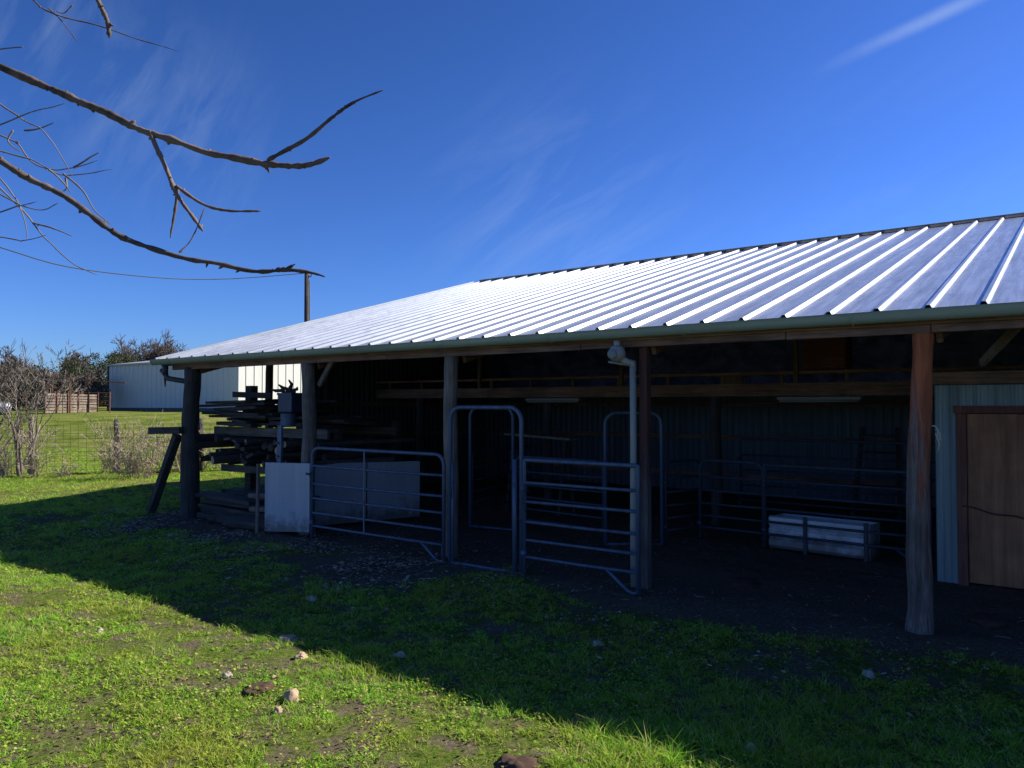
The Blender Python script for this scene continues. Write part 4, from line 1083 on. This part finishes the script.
# ------------------------------------------------------------------ light, sky, camera
Sdir = Vector((1.43,.42,1.0)).normalized()
sun = bpy.data.lights.new('sun', 'SUN'); sun.energy = 5.0; sun.angle = R(.5); sun.color = (1,.95,.86)
so = bpy.data.objects.new('sun', sun); C.objects.link(so); so.rotation_euler = Sdir.to_track_quat('Z','Y').to_euler()
w = bpy.data.worlds.new('World'); sc.world = w; w.use_nodes = True; nt = w.node_tree
bg = nt.nodes['Background']
sky = N(nt, 'ShaderNodeTexSky', sky_type='NISHITA'); sky.sun_disc = False
sky.sun_elevation = math.asin(Sdir.z); sky.sun_rotation = math.atan2(Sdir.x, Sdir.y)
sky.altitude = 200; sky.air_density = 1.0; sky.dust_density = .25; sky.ozone_density = 2.5
tc = N(nt, 'ShaderNodeTexCoord')
def vmask(x, y, rad, soft):
    d = Vector(((x-512)/F, 1, (HY-y)/F)).normalized()
    vm = N(nt, 'ShaderNodeVectorMath', operation='DISTANCE'); vm.inputs[1].default_value = d
    nt.links.new(tc.outputs['Generated'], vm.inputs[0])
    mr = N(nt, 'ShaderNodeMapRange', interpolation_type='SMOOTHSTEP'); mr.inputs[1].default_value = rad+soft; mr.inputs[2].default_value = max(0,rad-soft*.3)
    mr.inputs[3].default_value = 0; mr.inputs[4].default_value = 1
    nt.links.new(vm.outputs['Value'], mr.inputs[0]); return mr.outputs[0]
def wisps(rot, scale, lo, hi, nscale):
    mp = N(nt, 'ShaderNodeMapping'); mp.inputs['Rotation'].default_value = (0, rot, 0); mp.inputs['Scale'].default_value = scale
    m0 = N(nt, 'ShaderNodeMapping'); m0.inputs['Rotation'].default_value = (0, rot, 0)
    nt.links.new(tc.outputs['Generated'], m0.inputs['Vector'])
    m1 = N(nt, 'ShaderNodeMapping'); m1.inputs['Scale'].default_value = scale; nt.links.new(m0.outputs[0], m1.inputs['Vector'])
    f = noise_(nt, m1.outputs[0], nscale, 7, .62, .5); return ramp(nt, f, [(lo,(0,0,0)),(hi,(1,1,1))])
def mul(a, b_, k_=1.0):
    m1 = N(nt, 'ShaderNodeMath', operation='MULTIPLY'); nt.links.new(a, m1.inputs[0]); nt.links.new(b_, m1.inputs[1])
    m2 = N(nt, 'ShaderNodeMath', operation='MULTIPLY'); m2.inputs[1].default_value = k_; nt.links.new(m1.outputs[0], m2.inputs[0]); return m2.outputs[0]
wA = wisps(R(33), (3.0,3,14), .47, .75, 1.6)      # streaks rising to the right
wB = wisps(R(58), (3.0,3,12), .45, .75, 2.2)
masks = [mul(vmask(165,120,.03,.14), wB, .14), mul(vmask(560,215,.06,.17), wA, .13), mul(vmask(20,20,.02,.12), wB, .14), mul(vmask(900,180,.05,.2), wA, .05)]
d1 = Vector(((858-512)/F,1,(HY-50)/F)).normalized(); d2 = Vector(((970-512)/F,1,(HY+2)/F)).normalized(); nn_ = d1.cross(d2).normalized()
vd = N(nt, 'ShaderNodeVectorMath', operation='DOT_PRODUCT'); vd.inputs[1].default_value = nn_; nt.links.new(tc.outputs['Generated'], vd.inputs[0])
ab = N(nt, 'ShaderNodeMath', operation='ABSOLUTE'); nt.links.new(vd.outputs['Value'], ab.inputs[0])
ml = N(nt, 'ShaderNodeMapRange', interpolation_type='SMOOTHSTEP'); ml.inputs[1].default_value = .011; ml.inputs[2].default_value = 0.0; nt.links.new(ab.outputs[0], ml.inputs[0])
masks.append(mul(mul(vmask(945,8,.03,.12), ml.outputs[0]), ramp(nt, noise_(nt, tc.outputs['Generated'], 9, 5, .6), [(.3,(.3,.3,.3)),(.6,(1,1,1))]), .24))
acc = masks[0]
for q in masks[1:]:
    a_ = N(nt, 'ShaderNodeMath', operation='ADD'); nt.links.new(acc, a_.inputs[0]); nt.links.new(q, a_.inputs[1]); acc = a_.outputs[0]
# colour response of the camera to the clear winter sky, channel by channel
SK = .075; STR = .075/EXPO
sp_ = N(nt, 'ShaderNodeSeparateColor'); cb = N(nt, 'ShaderNodeCombineColor'); nt.links.new(sky.outputs[0], sp_.inputs[0])
for i, (p_, a_) in enumerate(((1.3,.90),(1.25,1.30),(1.4,2.75))):
    m0 = N(nt, 'ShaderNodeMath', operation='MULTIPLY'); m0.inputs[1].default_value = SK; nt.links.new(sp_.outputs[i], m0.inputs[0])
    m1 = N(nt, 'ShaderNodeMath', operation='POWER'); m1.inputs[1].default_value = p_; nt.links.new(m0.outputs[0], m1.inputs[0])
    m2 = N(nt, 'ShaderNodeMath', operation='MULTIPLY'); m2.inputs[1].default_value = a_/EXPO/STR; nt.links.new(m1.outputs[0], m2.inputs[0])
    m3 = N(nt, 'ShaderNodeMath', operation='MINIMUM'); m3.inputs[1].default_value = 3.0/EXPO/STR; nt.links.new(m2.outputs[0], m3.inputs[0])
    nt.links.new(m3.outputs[0], cb.inputs[i])
col = mixc(nt, acc, cb.outputs[0], (8.5,10.5,13.0))
nt.links.new(col, bg.inputs['Color']); bg.inputs['Strength'].default_value = STR

cam = bpy.data.cameras.new('camera'); cam.sensor_width = 36; cam.lens = F/1024*36; cam.clip_end = 4000; cam.clip_start = .05
co = bpy.data.objects.new('camera', cam); C.objects.link(co); co.location = (0,0,EYE)
co.rotation_euler = (R(90)+math.atan((HY-384)/F), 0, 0); sc.camera = co
sc.view_settings.view_transform = 'Standard'; sc.view_settings.look = 'None'; sc.view_settings.exposure = math.log2(EXPO); sc.view_settings.gamma = 1
sc.cycles.max_bounces = 6; sc.cycles.transparent_max_bounces = 4
